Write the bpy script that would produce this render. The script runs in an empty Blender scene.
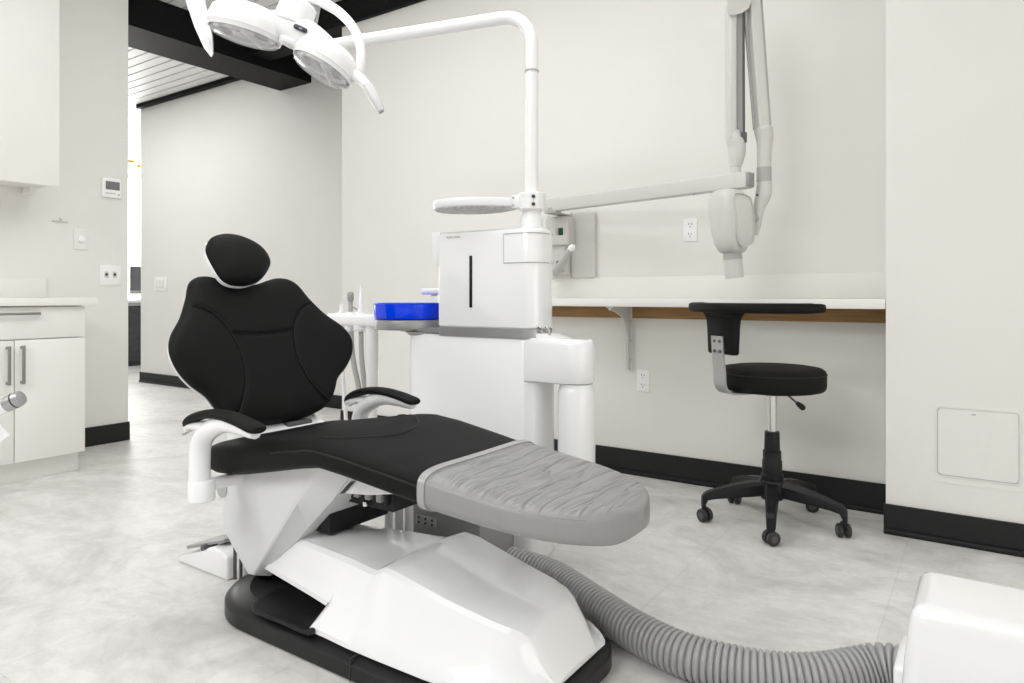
import bpy, bmesh, math, random
from mathutils import Vector, Matrix
random.seed(4)
SC = bpy.context.scene
COL = SC.collection
PI = math.pi
# ------------------------------------------------------------------ camera
F, CX, HY, H = 690.0, 512.0, 296.0, 0.93
YAW = math.radians(34.4)
V = Vector((-math.sin(YAW), math.cos(YAW), 0)); R = Vector((math.cos(YAW), math.sin(YAW), 0)); UPZ = Vector((0, 0, 1))
cd = bpy.data.cameras.new('camera'); cam = bpy.data.objects.new('camera', cd); COL.objects.link(cam)
cam.location = (0, 0, H); cam.rotation_euler = (PI/2, 0, YAW)
cd.sensor_width = 36; cd.lens = 36*F/1024; cd.shift_y = -(683/2-HY)/1024; cd.clip_start = .05
SC.camera = cam
def ray(x, y): return V + R*((x-CX)/F) + UPZ*((HY-y)/F)
def at(x, y, ax, val):                      # measured picture point -> point on a known plane of the room
    r = ray(x, y); i = 'XYZ'.index(ax); o = Vector((0, 0, H)); return o + r*((val-o[i])/r[i])
def D(x, y, d): return Vector((0, 0, H)) + ray(x, y)*d

# ------------------------------------------------------------------ materials
MATS = {}
def mat(name, col, rough=.5, metal=0.0, spec=.5, coat=0.0, trans=0.0, emit=None, estr=0):
    m = bpy.data.materials.new(name); m.use_nodes = True
    b = m.node_tree.nodes['Principled BSDF']
    b.inputs['Base Color'].default_value = (*col, 1); b.inputs['Roughness'].default_value = rough
    b.inputs['Metallic'].default_value = metal; b.inputs['Specular IOR Level'].default_value = spec
    b.inputs['Coat Weight'].default_value = coat; b.inputs['Coat Roughness'].default_value = .06
    b.inputs['Transmission Weight'].default_value = trans
    if emit: b.inputs['Emission Color'].default_value = (*emit, 1); b.inputs['Emission Strength'].default_value = estr
    MATS[name] = m; return m
def nodes(m): return m.node_tree.nodes, m.node_tree.links, m.node_tree.nodes['Principled BSDF']
def add_noise_colour(m, c1, c2, scale, detail=6, stretch=(1, 1, 1), lo=.35, hi=.65, rough=.6):
    n, l, b = nodes(m)
    tc = n.new('ShaderNodeTexCoord'); mp = n.new('ShaderNodeMapping'); mp.inputs['Scale'].default_value = stretch
    nz = n.new('ShaderNodeTexNoise'); nz.inputs['Scale'].default_value = scale; nz.inputs['Detail'].default_value = detail; nz.inputs['Roughness'].default_value = rough
    cr = n.new('ShaderNodeValToRGB'); cr.color_ramp.elements[0].position = lo; cr.color_ramp.elements[1].position = hi
    cr.color_ramp.elements[0].color = (*c1, 1); cr.color_ramp.elements[1].color = (*c2, 1)
    l.new(tc.outputs['Object'], mp.inputs['Vector']); l.new(mp.outputs['Vector'], nz.inputs['Vector'])
    l.new(nz.outputs['Fac'], cr.inputs['Fac']); l.new(cr.outputs['Color'], b.inputs['Base Color'])
    return nz, cr, mp
def add_bump(m, scale, strength, dist=.002, stretch=(1, 1, 1), detail=3):
    n, l, b = nodes(m)
    tc = n.new('ShaderNodeTexCoord'); mp = n.new('ShaderNodeMapping'); mp.inputs['Scale'].default_value = stretch
    nz = n.new('ShaderNodeTexNoise'); nz.inputs['Scale'].default_value = scale; nz.inputs['Detail'].default_value = detail
    bp = n.new('ShaderNodeBump'); bp.inputs['Strength'].default_value = strength; bp.inputs['Distance'].default_value = dist
    l.new(tc.outputs['Object'], mp.inputs['Vector']); l.new(mp.outputs['Vector'], nz.inputs['Vector'])
    l.new(nz.outputs['Fac'], bp.inputs['Height']); l.new(bp.outputs['Normal'], b.inputs['Normal'])

M_wall = mat('wall_paint', (.79, .78, .75), .75, spec=.25)
add_noise_colour(M_wall, (.782, .772, .738), (.80, .79, .756), 1.3); add_bump(M_wall, 90, .06)
M_cab = mat('cabinet_laminate', (.82, .81, .775), .4)
add_noise_colour(M_cab, (.81, .80, .765), (.83, .82, .785), 2)
M_white = mat('white_plastic', (.86, .865, .875), .25, coat=.2)
M_pale = mat('pale_grey_plastic', (.69, .695, .70), .3, coat=.15)
M_wheel = mat('caster_rubber', (.022, .022, .023), .5)
M_wcap = mat('caster_cap_grey', (.07, .07, .07), .45)
M_shell = mat('white_gloss_shell', (.86, .865, .875), .12, coat=.6)
M_offw = mat('cream_plastic', (.61, .60, .57), .38)
M_lgrey = mat('light_grey_plastic', (.42, .42, .41), .4)
M_mgrey = mat('mid_grey_plastic', (.30, .30, .30), .4)
M_dgrey = mat('dark_grey_plastic', (.10, .10, .10), .45)
M_black = mat('black_plastic', (.009, .009, .010), .45, spec=.3)
M_gblack = mat('black_gloss_plastic', (.011, .011, .012), .35, spec=.3)
M_leath = mat('black_upholstery', (.007, .007, .007), .6, spec=.15); add_bump(M_leath, 350, .12, .0006)
M_seam = mat('black_stitching', (.013, .013, .013), .6, spec=.3)
M_base = mat('black_rubber_trim', (.010, .010, .011), .5, spec=.35)
M_beam = mat('black_painted_steel', (.007, .007, .0075), .6, spec=.12)
M_chrome = mat('chrome', (.75, .75, .75), .18, metal=1)
M_steel = mat('brushed_steel', (.34, .34, .34), .38, metal=.35); add_bump(M_steel, 60, .15, .001, (1, 1, 12))
M_satin = mat('satin_grey_metal', (.40, .40, .40), .4, metal=.6)
M_handle = mat('satin_nickel', (.30, .29, .27), .4, metal=.7)
M_cover = mat('grey_vinyl_cover', (.28, .28, .28), .38, spec=.5)
M_hem = mat('clear_hem', (.35, .35, .35), .25)
M_grip = mat('frosted_grip', (.66, .66, .67), .2)
M_hose = mat('grey_hose', (.34, .34, .34), .3, spec=.6)
M_blue = mat('blue_glass', (0, .055, .92), .12, spec=.35, coat=.1)
M_wood = mat('ledger_wood', (.30, .17, .06), .55)
add_noise_colour(M_wood, (.23, .12, .035), (.36, .20, .075), 6, stretch=(1, 8, 22), detail=8)
M_outlet = mat('white_wall_plate', (.90, .90, .91), .3)
M_dot = mat('dark_slot', (.03, .03, .03), .6)
M_lens = mat('clear_lens', (.85, .86, .86), .06, coat=.8)
M_reflect = mat('lamp_reflector', (.8, .8, .8), .2, metal=.7)
M_green = mat('green_display', (.005, .05, .015), .2)
M_screen = mat('grey_lcd', (.16, .165, .17), .25)
M_navy = mat('dark_blue_button', (.03, .035, .06), .3)
M_plank = mat('ceiling_plank_paint', (.80, .80, .80), .5); add_noise_colour(M_plank, (.78, .78, .78), (.82, .82, .82), 3)
M_gap = mat('ceiling_gap', (.02, .02, .02), .8)
M_desk = mat('dark_desk_front', (.055, .056, .06), .6); add_noise_colour(M_desk, (.045, .046, .05), (.07, .07, .075), 4, stretch=(1, 1, 6))
M_yellow = mat('yellow_paint', (.80, .55, .02), .5)
M_window = mat('bright_window', (.9, .9, .9), .5, emit=(1, .99, .96), estr=5.0)
M_clear = mat('clear_plastic', (.9, .9, .9), .06)
n, l, b = nodes(M_clear)
tr = n.new('ShaderNodeBsdfTransparent'); ms = n.new('ShaderNodeMixShader'); ms.inputs['Fac'].default_value = .28
tr.inputs['Color'].default_value = (.97, .975, .975, 1)
l.new(tr.outputs['BSDF'], ms.inputs[1]); l.new(b.outputs['BSDF'], ms.inputs[2]); l.new(ms.outputs['Shader'], n['Material Output'].inputs['Surface'])

# floor: large stone-look tiles
M_floor = mat('stone_tile', (.5, .5, .5), .42, spec=.4)
n, l, b = nodes(M_floor)
tc = n.new('ShaderNodeTexCoord')
def N(t, **k):
    q = n.new(t)
    for a, v in k.items(): q.inputs[a].default_value = v
    return q
mp = N('ShaderNodeMapping', Scale=(1, 1.35, 1)); l.new(tc.outputs['Object'], mp.inputs['Vector'])
n1 = N('ShaderNodeTexNoise', Scale=2.1, Detail=10, Roughness=.68, Distortion=1.0); l.new(mp.outputs['Vector'], n1.inputs['Vector'])
n2 = N('ShaderNodeTexNoise', Scale=11, Detail=9, Roughness=.75, Distortion=.6); l.new(mp.outputs['Vector'], n2.inputs['Vector'])
r1 = n.new('ShaderNodeValToRGB'); e = r1.color_ramp.elements
e[0].position = .34; e[0].color = (.55, .543, .525, 1); e[1].position = .58; e[1].color = (.74, .733, .715, 1)
l.new(n1.outputs['Fac'], r1.inputs['Fac'])
r2 = n.new('ShaderNodeValToRGB'); e = r2.color_ramp.elements
e[0].position = .3; e[0].color = (.86, .86, .86, 1); e[1].position = .6; e[1].color = (1.04, 1.04, 1.04, 1)
l.new(n2.outputs['Fac'], r2.inputs['Fac'])
mx = n.new('ShaderNodeMix'); mx.data_type = 'RGBA'; mx.blend_type = 'MULTIPLY'; mx.inputs['Factor'].default_value = 1
l.new(r1.outputs['Color'], mx.inputs['A']); l.new(r2.outputs['Color'], mx.inputs['B'])
mb = N('ShaderNodeMapping', Location=(0, .84, 0), Rotation=(0, 0, PI/2)); l.new(tc.outputs['Object'], mb.inputs['Vector'])
br = n.new('ShaderNodeTexBrick'); br.offset = .5
for a, v in dict(Scale=1.0).items(): br.inputs[a].default_value = v
br.inputs['Color1'].default_value = (1, 1, 1, 1); br.inputs['Color2'].default_value = (.975, .975, .975, 1); br.inputs['Mortar'].default_value = (.90, .90, .895, 1)
br.inputs['Mortar Size'].default_value = .0028; br.inputs['Brick Width'].default_value = 1.2; br.inputs['Row Height'].default_value = .6; br.inputs['Mortar Smooth'].default_value = .3
l.new(mb.outputs['Vector'], br.inputs['Vector'])
my = n.new('ShaderNodeMix'); my.data_type = 'RGBA'; my.blend_type = 'MULTIPLY'; my.inputs['Factor'].default_value = 1
l.new(mx.outputs['Result'], my.inputs['A']); l.new(br.outputs['Color'], my.inputs['B'])
l.new(my.outputs['Result'], b.inputs['Base Color'])
# grey cover: wrinkles running across it
n, l, b = nodes(M_cover)
tc = n.new('ShaderNodeTexCoord'); mp = N('ShaderNodeMapping', Scale=(10, 1.6, .5), Rotation=(0, 0, .5)); l.new(tc.outputs['Object'], mp.inputs['Vector'])
nz = N('ShaderNodeTexNoise', Scale=3.6, Detail=1.5, Roughness=.45, Distortion=.9); l.new(mp.outputs['Vector'], nz.inputs['Vector'])
cr = n.new('ShaderNodeValToRGB'); cr.color_ramp.elements[0].position = .42; cr.color_ramp.elements[1].position = .74; l.new(nz.outputs['Fac'], cr.inputs['Fac'])
ge = n.new('ShaderNodeNewGeometry'); sx_ = n.new('ShaderNodeSeparateXYZ'); l.new(ge.outputs['Normal'], sx_.inputs['Vector'])
mr = N('ShaderNodeMapRange'); mr.inputs['From Min'].default_value = .55; mr.inputs['From Max'].default_value = .95; mr.inputs['To Min'].default_value = .05; mr.inputs['To Max'].default_value = .6; l.new(sx_.outputs['Z'], mr.inputs['Value'])
bp_ = N('ShaderNodeBump', Distance=.022); l.new(mr.outputs['Result'], bp_.inputs['Strength']); l.new(cr.outputs['Color'], bp_.inputs['Height']); l.new(bp_.outputs['Normal'], b.inputs['Normal'])

# ------------------------------------------------------------------ mesh helpers
def wloc(o):
    p = Vector((0, 0, 0))
    while o is not None: p = p + Vector(o.location); o = o.parent
    return p
def obj(name, bm, m, parent=None, loc=None, sharp=35, smooth=True):
    """bm holds world coordinates; the object's origin is loc (default: the parent's)."""
    pw = wloc(parent) if parent else Vector((0, 0, 0))
    L = Vector(loc) if loc is not None else pw
    bmesh.ops.recalc_face_normals(bm, faces=bm.faces)
    bmesh.ops.translate(bm, verts=bm.verts, vec=-L)
    me = bpy.data.meshes.new(name); bm.to_mesh(me); bm.free()
    if smooth:
        for p in me.polygons: p.use_smooth = True
        me.set_sharp_from_angle(angle=math.radians(sharp))
    for mm in (m if isinstance(m, (list, tuple)) else [m]): me.materials.append(mm)
    o = bpy.data.objects.new(name, me); COL.objects.link(o); o.location = L-pw
    if parent: o.parent = parent
    return o
def thing(name, label, cat, loc, group=None):
    o = bpy.data.objects.new(name, None); COL.objects.link(o); o.location = loc; o.empty_display_size = .05
    return tag(o, label, cat, group)
def tag(o, label, cat, group=None):
    o['label'] = label; o['category'] = cat
    if group: o['group'] = group
    return o
def struct(name, bm, m, **k):
    o = obj(name, bm, m, **k); o['kind'] = 'structure'; return o
def new(): return bmesh.new()
def rbox(bm, x0, x1, y0, y1, z0, z1, r=.004, seg=2, rot=None, piv=None):
    g = bmesh.ops.create_cube(bm, size=1)['verts']
    for v in g: v.co = Vector((x0+(v.co.x+.5)*(x1-x0), y0+(v.co.y+.5)*(y1-y0), z0+(v.co.z+.5)*(z1-z0)))
    fs = list({f for v in g for f in v.link_faces}); es = list({e for v in g for e in v.link_edges}); vs = list(g)
    if r > 0:
        q = bmesh.ops.bevel(bm, geom=es, offset=r, segments=seg, profile=.5, affect='EDGES')
        vs = list(set(q['verts']) | {v for v in g if v.is_valid})
        vs = list({v for f in q['faces'] for v in f.verts} | {v for v in vs if v.is_valid})
    if rot is not None: bmesh.ops.rotate(bm, verts=vs, cent=piv or Vector(((x0+x1)/2, (y0+y1)/2, (z0+z1)/2)), matrix=rot)
    return vs
def fbox(bm, c, ex, ey, ez, sx, sy, sz, r=.004, seg=2):
    """box of size sx,sy,sz centred at c, along unit axes ex,ey,ez"""
    vs = rbox(bm, -sx/2, sx/2, -sy/2, sy/2, -sz/2, sz/2, r, seg)
    for v in vs: v.co = Vector(c) + ex*v.co.x + ey*v.co.y + ez*v.co.z
    return vs
def cat(pts, n=8, closed=False):
    P = [Vector(p) for p in pts]; out = []; k = len(P)
    for i in range(k if closed else k-1):
        p0 = P[(i-1) % k] if closed or i > 0 else P[0]*2-P[1]
        p1 = P[i]; p2 = P[(i+1) % k]; p3 = P[(i+2) % k] if closed or i+2 < k else p2*2-p1
        for j in range(n):
            t = j/n
            out.append(.5*((2*p1)+(p2-p0)*t+(2*p0-5*p1+4*p2-p3)*t*t+(3*p1-p0-3*p2+p3)*t**3))
    if not closed: out.append(P[-1].copy())
    return out
def skin_rings(bm, rings, cap=True, closed_loop=False):
    VR = [[bm.verts.new(p) for p in r] for r in rings]; n = len(VR[0])
    for i in range(len(VR) if closed_loop else len(VR)-1):
        a, b_ = VR[i], VR[(i+1) % len(VR)]
        for j in range(n): bm.faces.new((a[j], a[(j+1) % n], b_[(j+1) % n], b_[j]))
    if cap and not closed_loop: bm.faces.new(VR[0][::-1]); bm.faces.new(VR[-1])
    return VR
def tube(bm, pts, r, n=14, cap=True, flat=1.0, up=None):
    P = [Vector(p) for p in pts]; k = len(P); rr = r if isinstance(r, (list, tuple)) else [r]*k
    T = [(P[min(i+1, k-1)]-P[max(i-1, 0)]).normalized() for i in range(k)]
    u = Vector(up) if up is not None else (Vector((0, 0, 1)) if abs(T[0].z) < .9 else Vector((1, 0, 0)))
    rings = []
    for i in range(k):
        u = (u-T[i]*u.dot(T[i]))
        u = u.normalized() if u.length > 1e-5 else T[i].orthogonal().normalized()
        w = T[i].cross(u)
        rings.append([P[i]+(u*math.cos(2*PI*j/n)*flat+w*math.sin(2*PI*j/n))*rr[i] for j in range(n)])
    skin_rings(bm, rings, cap)
def ribbon(bm, pts, w, t, wdir):
    """flat bar swept along pts, width w along wdir, thickness t"""
    P = [Vector(p) for p in pts]; k = len(P); wd = Vector(wdir).normalized(); rings = []
    for i in range(k):
        T = (P[min(i+1, k-1)]-P[max(i-1, 0)]).normalized(); nn = T.cross(wd).normalized()
        rings.append([P[i]+wd*a*w/2+nn*c*t/2 for a, c in ((-1, -1), (1, -1), (1, 1), (-1, 1))])
    skin_rings(bm, rings)
def lathe(bm, prof, c, axis=(0, 0, 1), n=32, xdir=None, sx=1, sy=1):
    az = Vector(axis).normalized(); ax = Vector(xdir) if xdir is not None else az.orthogonal()
    ax = (ax-az*ax.dot(az)).normalized(); ay = az.cross(ax); c = Vector(c); rings = []
    for r, z in prof:
        r = max(r, 1e-4)
        rings.append([c+az*z+(ax*math.cos(2*PI*j/n)*sx+ay*math.sin(2*PI*j/n)*sy)*r for j in range(n)])
    skin_rings(bm, rings)
def prism(bm, pts, axis, a0, a1, bev=0, seg=2):
    """polygon of world points extruded from a0 to a1 along world axis"""
    i = 'XYZ'.index(axis)
    def s(p, a): q = Vector(p); q[i] = a; return q
    A = [bm.verts.new(s(p, a0)) for p in pts]; B = [bm.verts.new(s(p, a1)) for p in pts]; n = len(pts)
    fs = [bm.faces.new(A[::-1]), bm.faces.new(B)]
    for j in range(n): fs.append(bm.faces.new((A[j], A[(j+1) % n], B[(j+1) % n], B[j])))
    if bev: bmesh.ops.bevel(bm, geom=list({e for f in fs for e in f.edges}), offset=bev, segments=seg, profile=.5, affect='EDGES')
def resample(pts, n, closed=True):
    P = [Vector(p) for p in pts]; Q = P+[P[0]] if closed else P
    L = [0]
    for a, b_ in zip(Q, Q[1:]): L.append(L[-1]+(b_-a).length)
    out = []; j = 0
    for i in range(n):
        s = L[-1]*i/(n if closed else n-1)
        while j < len(L)-2 and L[j+1] < s: j += 1
        t = (s-L[j])/max(L[j+1]-L[j], 1e-9); out.append(Q[j].lerp(Q[j+1], t))
    return out
def segdist(p, a, b_):
    d = b_-a; t = max(0, min(1, (p-a).dot(d)/max(d.length_squared, 1e-12))); return (p-a-d*t).length
def pillow(bm, outline, frame, T, centre=(0, 0), n=180, rings=44, pw=5, seams=(), groove=.006, gw=.006, bend=None, back=0.0, crown=0.0):
    """cushion with a flat back at w=back and a rounded front; frame(u,v,w)->world"""
    O = resample([Vector((p[0], p[1])) for p in outline], n); c = Vector(centre)
    SG = [(a, b_) for s in seams for a, b_ in zip(s, s[1:])]
    def W(p, s):
        w = back+T*max(0, 1-s**pw)**(1/pw) + crown*(1-s*s)
        if SG:
            d = min(segdist(p, a, b_) for a, b_ in SG)
            w -= groove*math.exp(-(d/gw)**2)
        return w
    rr = []
    rr.append([(c+(p-c)*.02, back) for p in O])
    rr.append([(c+(p-c)*.95, back) for p in O])
    rr.append([(c+(p-c)*.985, back+.004) for p in O])
    for k in range(rings):
        t = k/(rings-1); s = 1-t**1.6*.985
        if k < 8: s = 1-.028*(k/7)**2 if k < 8 else s
        else: s = .972-.957*((k-7)/(rings-8))
        rr.append([(c+(p-c)*s, W(c+(p-c)*s, s) if k else back+.012) for p in O])
    bd = bend or (lambda u, v: 0)
    skin_rings(bm, [[frame(p.x, p.y, w+bd(p.x, p.y)) for p, w in r] for r in rr])
def rrect(w, h, r, k=5):
    pts = []
    for cx, cy, a0 in ((w/2-r, h/2-r, 0), (-w/2+r, h/2-r, 90), (-w/2+r, -h/2+r, 180), (w/2-r, -h/2+r, 270)):
        for i in range(k+1):
            a = math.radians(a0+90*i/k); pts.append((cx+r*math.cos(a), cy+r*math.sin(a)))
    return pts

# ================================================================== SETTING
ZC = 3.0
bm = new(); rbox(bm, -12.5, 3.2, -3.4, 9, -.06, 0, 0); struct('floor', bm, M_floor, smooth=False)
bm = new(); rbox(bm, -3.73, -.30, 3.33, 3.90, 0, ZC-.005, 0); struct('wall_back', bm, M_wall, smooth=False)
bm = new(); rbox(bm, -.32, 3.2, 3.07, 3.9, 0, ZC-.005, 0); struct('wall_right', bm, M_wall, smooth=False)
bm = new(); rbox(bm, -7.55, -3.7, 3.9, 4.05, 0, ZC-.005, 0); struct('wall_corridor', bm, M_wall, smooth=False)
bm = new(); rbox(bm, -4.70, -4.57, -3.4, 2.28, 0, ZC-.005, 0); struct('wall_left', bm, M_wall, smooth=False)
bm = new(); rbox(bm, -12.2, -12.0, 2.2, 9, 0, ZC-.005, 0); struct('wall_far', bm, M_wall, smooth=False)
bm = new(); rbox(bm, -12.0, -11.96, 4.0, 8.6, .10, 2.92, 0); struct('window_1', bm, M_window, smooth=False)
bm = new(); rbox(bm, .1, 3.2, -2.6, -2.45, 0, ZC-.005, 0); struct('wall_rear_blocker', bm, M_wall, smooth=False)  # unseen partial wall added to keep ambient light off the right wall
bm = new(); rbox(bm, 3.2, 3.3, -3.4, 3.9, 0, ZC-.005, 0); struct('wall_side_blocker', bm, M_wall, smooth=False)  # unseen wall added to block ambient light from the right
# ceiling: white planks over a dark backing
bm = new(); rbox(bm, -12.5, 3.2, -3.4, 9, ZC+.02, ZC+.08, 0); g0 = len(bm.faces)
y = -3.4
while y < 8.9:
    rbox(bm, -12.5, 3.2, y, y+.096, ZC-.004, ZC+.02, 0); y += .11
bm.faces.ensure_lookup_table()
for f in bm.faces[:g0]: f.material_index = 1
struct('ceiling', bm, [M_plank, M_gap], smooth=False)
# black beams
bm = new(); rbox(bm, -5.17, -4.75, -3.4, 3.9, 2.755, ZC-.006, 0); struct('trim_1', bm, M_beam, smooth=False)
bm = new(); rbox(bm, -4.75, -.32, 3.30, 3.48, 2.82, ZC-.006, 0); struct('trim_2', bm, M_beam, smooth=False)
bm = new(); rbox(bm, -7.55, -5.17, 3.85, 3.9, 2.955, ZC-.006, 0); rbox(bm, -4.75, -3.73, 3.85, 3.9, 2.955, ZC-.006, 0); struct('trim_3', bm, M_beam, smooth=False)
def baseboard(name, x0, x1, y0, y1, h=.115, lip=None):
    bm = new(); rbox(bm, x0, x1, y0, y1, 0, h, .002, 1)
    if lip: rbox(bm, *lip, 0, .022, .006, 2)
    return struct(name, bm, M_base)
baseboard('baseboard_back', -3.735, -.32, 3.318, 3.33, .128, (-3.735, -.32, 3.306, 3.319))
baseboard('baseboard_right', -.327, 3.2, 3.058, 3.07, .115, (-.327, 3.2, 3.046, 3.059))
baseboard('baseboard_corridor', -7.556, -3.7, 3.888, 3.9, .108, (-7.556, -3.7, 3.878, 3.889))
baseboard('baseboard_left', -4.57, -4.558, 1.75, 2.286, .118)

# ================================================================== DENTAL CHAIR
YC = 1.45
chair = thing('dental_chair', 'white dental patient chair with black upholstery and grey vinyl foot cover', 'dental chair', (-1.35, YC, 0))
# --- base plate (stadium, stepped rim, recessed footswitch well)
def stadium(x0, x1, y0, y1, rl, rr_, z, k=12):
    pts = []
    for cx, cy, a0, r in ((x1-rr_, y1-rr_, 0, rr_), (x0+rl, y1-rl, 90, rl), (x0+rl, y0+rl, 180, rl), (x1-rr_, y0+rr_, 270, rr_)):
        for i in range(k+1):
            a = math.radians(a0+90*i/k); pts.append(Vector((cx+r*math.cos(a), cy+r*math.sin(a), z)))
    return pts
BY0, BY1 = 1.15, 1.65
bm = new()
S = lambda i, z: stadium(-1.945+i, -.758-i, BY0+i, BY1-i, .245-i*.5, .14, z)
skin_rings(bm, [S(.006, 0), S(0, .006), S(0, .040), S(.006, .048), S(.03, .056), S(.055, .062), S(.058, .068)])
base = obj('base_plate', bm, M_gblack, chair)
bm = new()
well = [at(x, y_, 'Z', .07) for x, y_ in ((254, 609), (266, 595), (290, 587), (326, 603), (318, 620), (310, 633), (284, 623))]
W2 = resample(cat([(p.x, p.y, 0) for p in well], 6, True), 40); cw = sum(W2, Vector())/40
rg = []
for s, z in ((1.05, .066), (1.03, .0735), (.97, .0745), (.90, .072), (.84, .0692), (.1, .0690)):
    rg.append([Vector((cw.x+(p.x-cw.x)*s, cw.y+(p.y-cw.y)*s, z)) for p in W2])
skin_rings(bm, rg); obj('footswitch_well', bm, M_black, base)
bm = new(); q = at(353, 671, 'Z', .05); rbox(bm, -1.262, -1.258, BY0-.0012, BY0+.03, .004, .058, 0); obj('rim_joint', bm, M_dot, base)
# --- white shell over the base
def shell_sec(X, hb, hm, ht, zt, zb=.062, bv=.022, yc=1.41, crown=.005):
    bv = min(bv, (zt-zb)*.3); z2 = zt-bv*1.35; zm = zb+(z2-zb)*.5
    half = [(hb, zb), (hb-.002, zb+.012), ((hb+hm)/2, zb+(zm-zb)*.55), (hm, zm), (ht+bv, z2), (ht+bv*.55, zt-bv*.55), (ht, zt-.003), (ht-.02, zt), (ht*.5, zt+crown*.8), (0, zt+crown)]
    full = [(-y_, z_) for y_, z_ in half]+[(y_, z_) for y_, z_ in half[-2::-1]]
    return [Vector((X, yc+y_, z_)) for y_, z_ in full]
secs = [(-1.87, .115, .10, .05, .18, .118), (-1.80, .125, .105, .066, .20, .118), (-1.66, .150, .128, .088, .219, .118), (-1.50, .178, .154, .111, .225, .118), (-1.412, .1955, .172, .1245, .2278, .118)]
rings = [shell_sec(*q_) for q_ in secs]
front = shell_sec(-1.405, .232, .187, .125, .228)
for p in front: p.x -= .045*max(0, 1-(p.z-.062)/.056)
rings.append(front)
secs = [(-1.385, .233, .190, .128, .2285), (-1.30, .238, .202, .144, .229), (-1.282, .238, .204, .148, .231), (-1.245, .238, .208, .156, .250), (-1.235, .238, .209, .158, .2515), (-1.19, .238, .209, .160, .247), (-1.05, .236, .204, .152, .216), (-.93, .228, .192, .140, .194),
        (-.885, .220, .182, .130, .185), (-.86, .208, .170, .116, .176), (-.84, .195, .158, .104, .160), (-.815, .176, .145, .100, .125), (-.795, .158, .134, .098, .090), (-.780, .140, .12, .09, .070)]
rings += [shell_sec(*q_) for q_ in secs]
bm = new(); skin_rings(bm, rings)
shell = obj('base_cover', bm, M_shell, chair, sharp=19)
bm = new(); q1, q2 = at(283, 564, 'Y', 1.285), at(345, 592.5, 'Y', 1.2385); tube(bm, [q1, q2], .0011, 6); obj('panel_seam', bm, M_lgrey, shell)
# --- support arm (tapered column from base to seat)
bm = new()
Y0 = 1.262
near = [(227, 473), (223.5, 526.6), (249, 573.5), (253, 574.5), (297, 497.6), (311, 476), (312, 466)]
outer = [(227, 473), (223.5, 526.6), (251, 573.5), (268.5, 576.5), (306, 529), (332, 500), (349, 476), (350, 468)]
A = [at(x, y_, 'Y', Y0) for x, y_ in near]
B = [at(x, y_, 'Y', Y0+.045) for x, y_ in outer]
def sec(L, y_): return [Vector((p.x, y_, p.z)) for p in L]
Am = [a.lerp(b_, .18) for a, b_ in zip(A, B)]
skin_rings(bm, [sec(A, Y0), sec(Am, Y0+.004), sec(B, Y0+.05), sec(B, YC*2-Y0-.05), sec(Am, YC*2-Y0-.004), sec(A, YC*2-Y0)])
arm = obj('support_arm', bm, M_pale, chair, sharp=14)
# --- seat sub-frame and lift mechanism
bm = new()
prism(bm, [Vector((-1.90, 0, .33)), Vector((-1.36, 0, .395)), Vector((-1.15, 0, .435)), Vector((-1.30, 0, .462)), Vector((-1.45, 0, .475)), Vector((-1.87, 0, .402))], 'Y', 1.315, 1.60, .006)
obj('seat_frame', bm, M_white, chair)
bm = new(); prism(bm, [at(339.5, 493.5, 'Y', 1.308), at(343, 493.5, 'Y', 1.308), at(354, 481.5, 'Y', 1.308), at(350.5, 481.5, 'Y', 1.308)], 'Y', 1.308, 1.32)
obj('frame_slot', bm, M_dot, chair)
bm = new(); rbox(bm, -1.60, -1.36, 1.40, 1.62, .325, .41, .004)
for k in range(5): rbox(bm, -1.56+k*.045, -1.55+k*.045, 1.385, 1.41, .345, .41, .002)
rbox(bm, -1.66, -1.575, 1.36, 1.60, .232, .40, .004)  # black block: mechanism plus the shade beside the support arm
mech = obj('lift_mechanism', bm, M_black, chair)
for k in range(4):
    bm = new(); rbox(bm, -1.542+k*.045, -1.523+k*.045, 1.378, 1.40, .352, .40, .003); obj('bracket_plate', bm, M_mgrey, mech)
bm = new(); lathe(bm, [(0, 0), (.007, 0), (.007, .012), (0, .012)], (-1.46, 1.39, .330), n=10); obj('bolt', bm, M_chrome, mech)
# --- seat cushion and foot cover
def lerp_tab(tab, x):
    for (a, *va), (b_, *vb) in zip(tab, tab[1:]):
        if x <= b_:
            t = (x-a)/(b_-a); t = max(0, min(1, t)); return [p+(q_-p)*t for p, q_ in zip(va, vb)]
    return list(tab[-1][1:])
SEAT = [(-1.957, .240, .474, .402), (-1.950, .250, .483, .392), (-1.90, .258, .495, .387), (-1.80, .262, .511, .398), (-1.686, .263, .529, .422), (-1.55, .262, .552, .451), (-1.45, .259, .561, .468), (-1.35, .254, .553, .458), (-1.2, .243, .532, .437),
        (-1.1, .236, .516, .424), (-.93, .226, .494, .409), (-.80, .214, .478, .401), (-.62, .205, .458, .385)]
TIP, TX = -.640, -.86
def seat_ring(X, off=0, nn=56, pn=4.6):
    hw, zt, zb = lerp_tab(SEAT, X)
    if X > TX: hw *= math.sqrt(max(0.0004, 1-((X-TX)/(TIP-TX))**2))**.92
    if X > TIP-.03:
        k = 1-((X-(TIP-.03))/.03)**2*.45; zm = (zt+zb)/2; zt = zm+(zt-zm)*k; zb = zm-(zm-zb)*k
    hw += off; zt += off; zb -= off; hz = (zt-zb)/2; zm = (zt+zb)/2
    out = []
    for j in range(nn):
        a = 2*PI*j/nn; c, s = math.cos(a), math.sin(a)
        y_ = hw*math.copysign(abs(c)**(2/6.5), c); z_ = hz*math.copysign(abs(s)**(2/3.6), s)
        if s > 0:                                     # shallow dish and rounded shoulders along both sides
            t = abs(y_)/hw; dish = .012*(1-t*t) if -1.85 < X < -1.5 else .004*(1-t*t)
            z_ -= dish
        out.append(Vector((X, YC+y_, zm+z_)))
    return out
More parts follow.
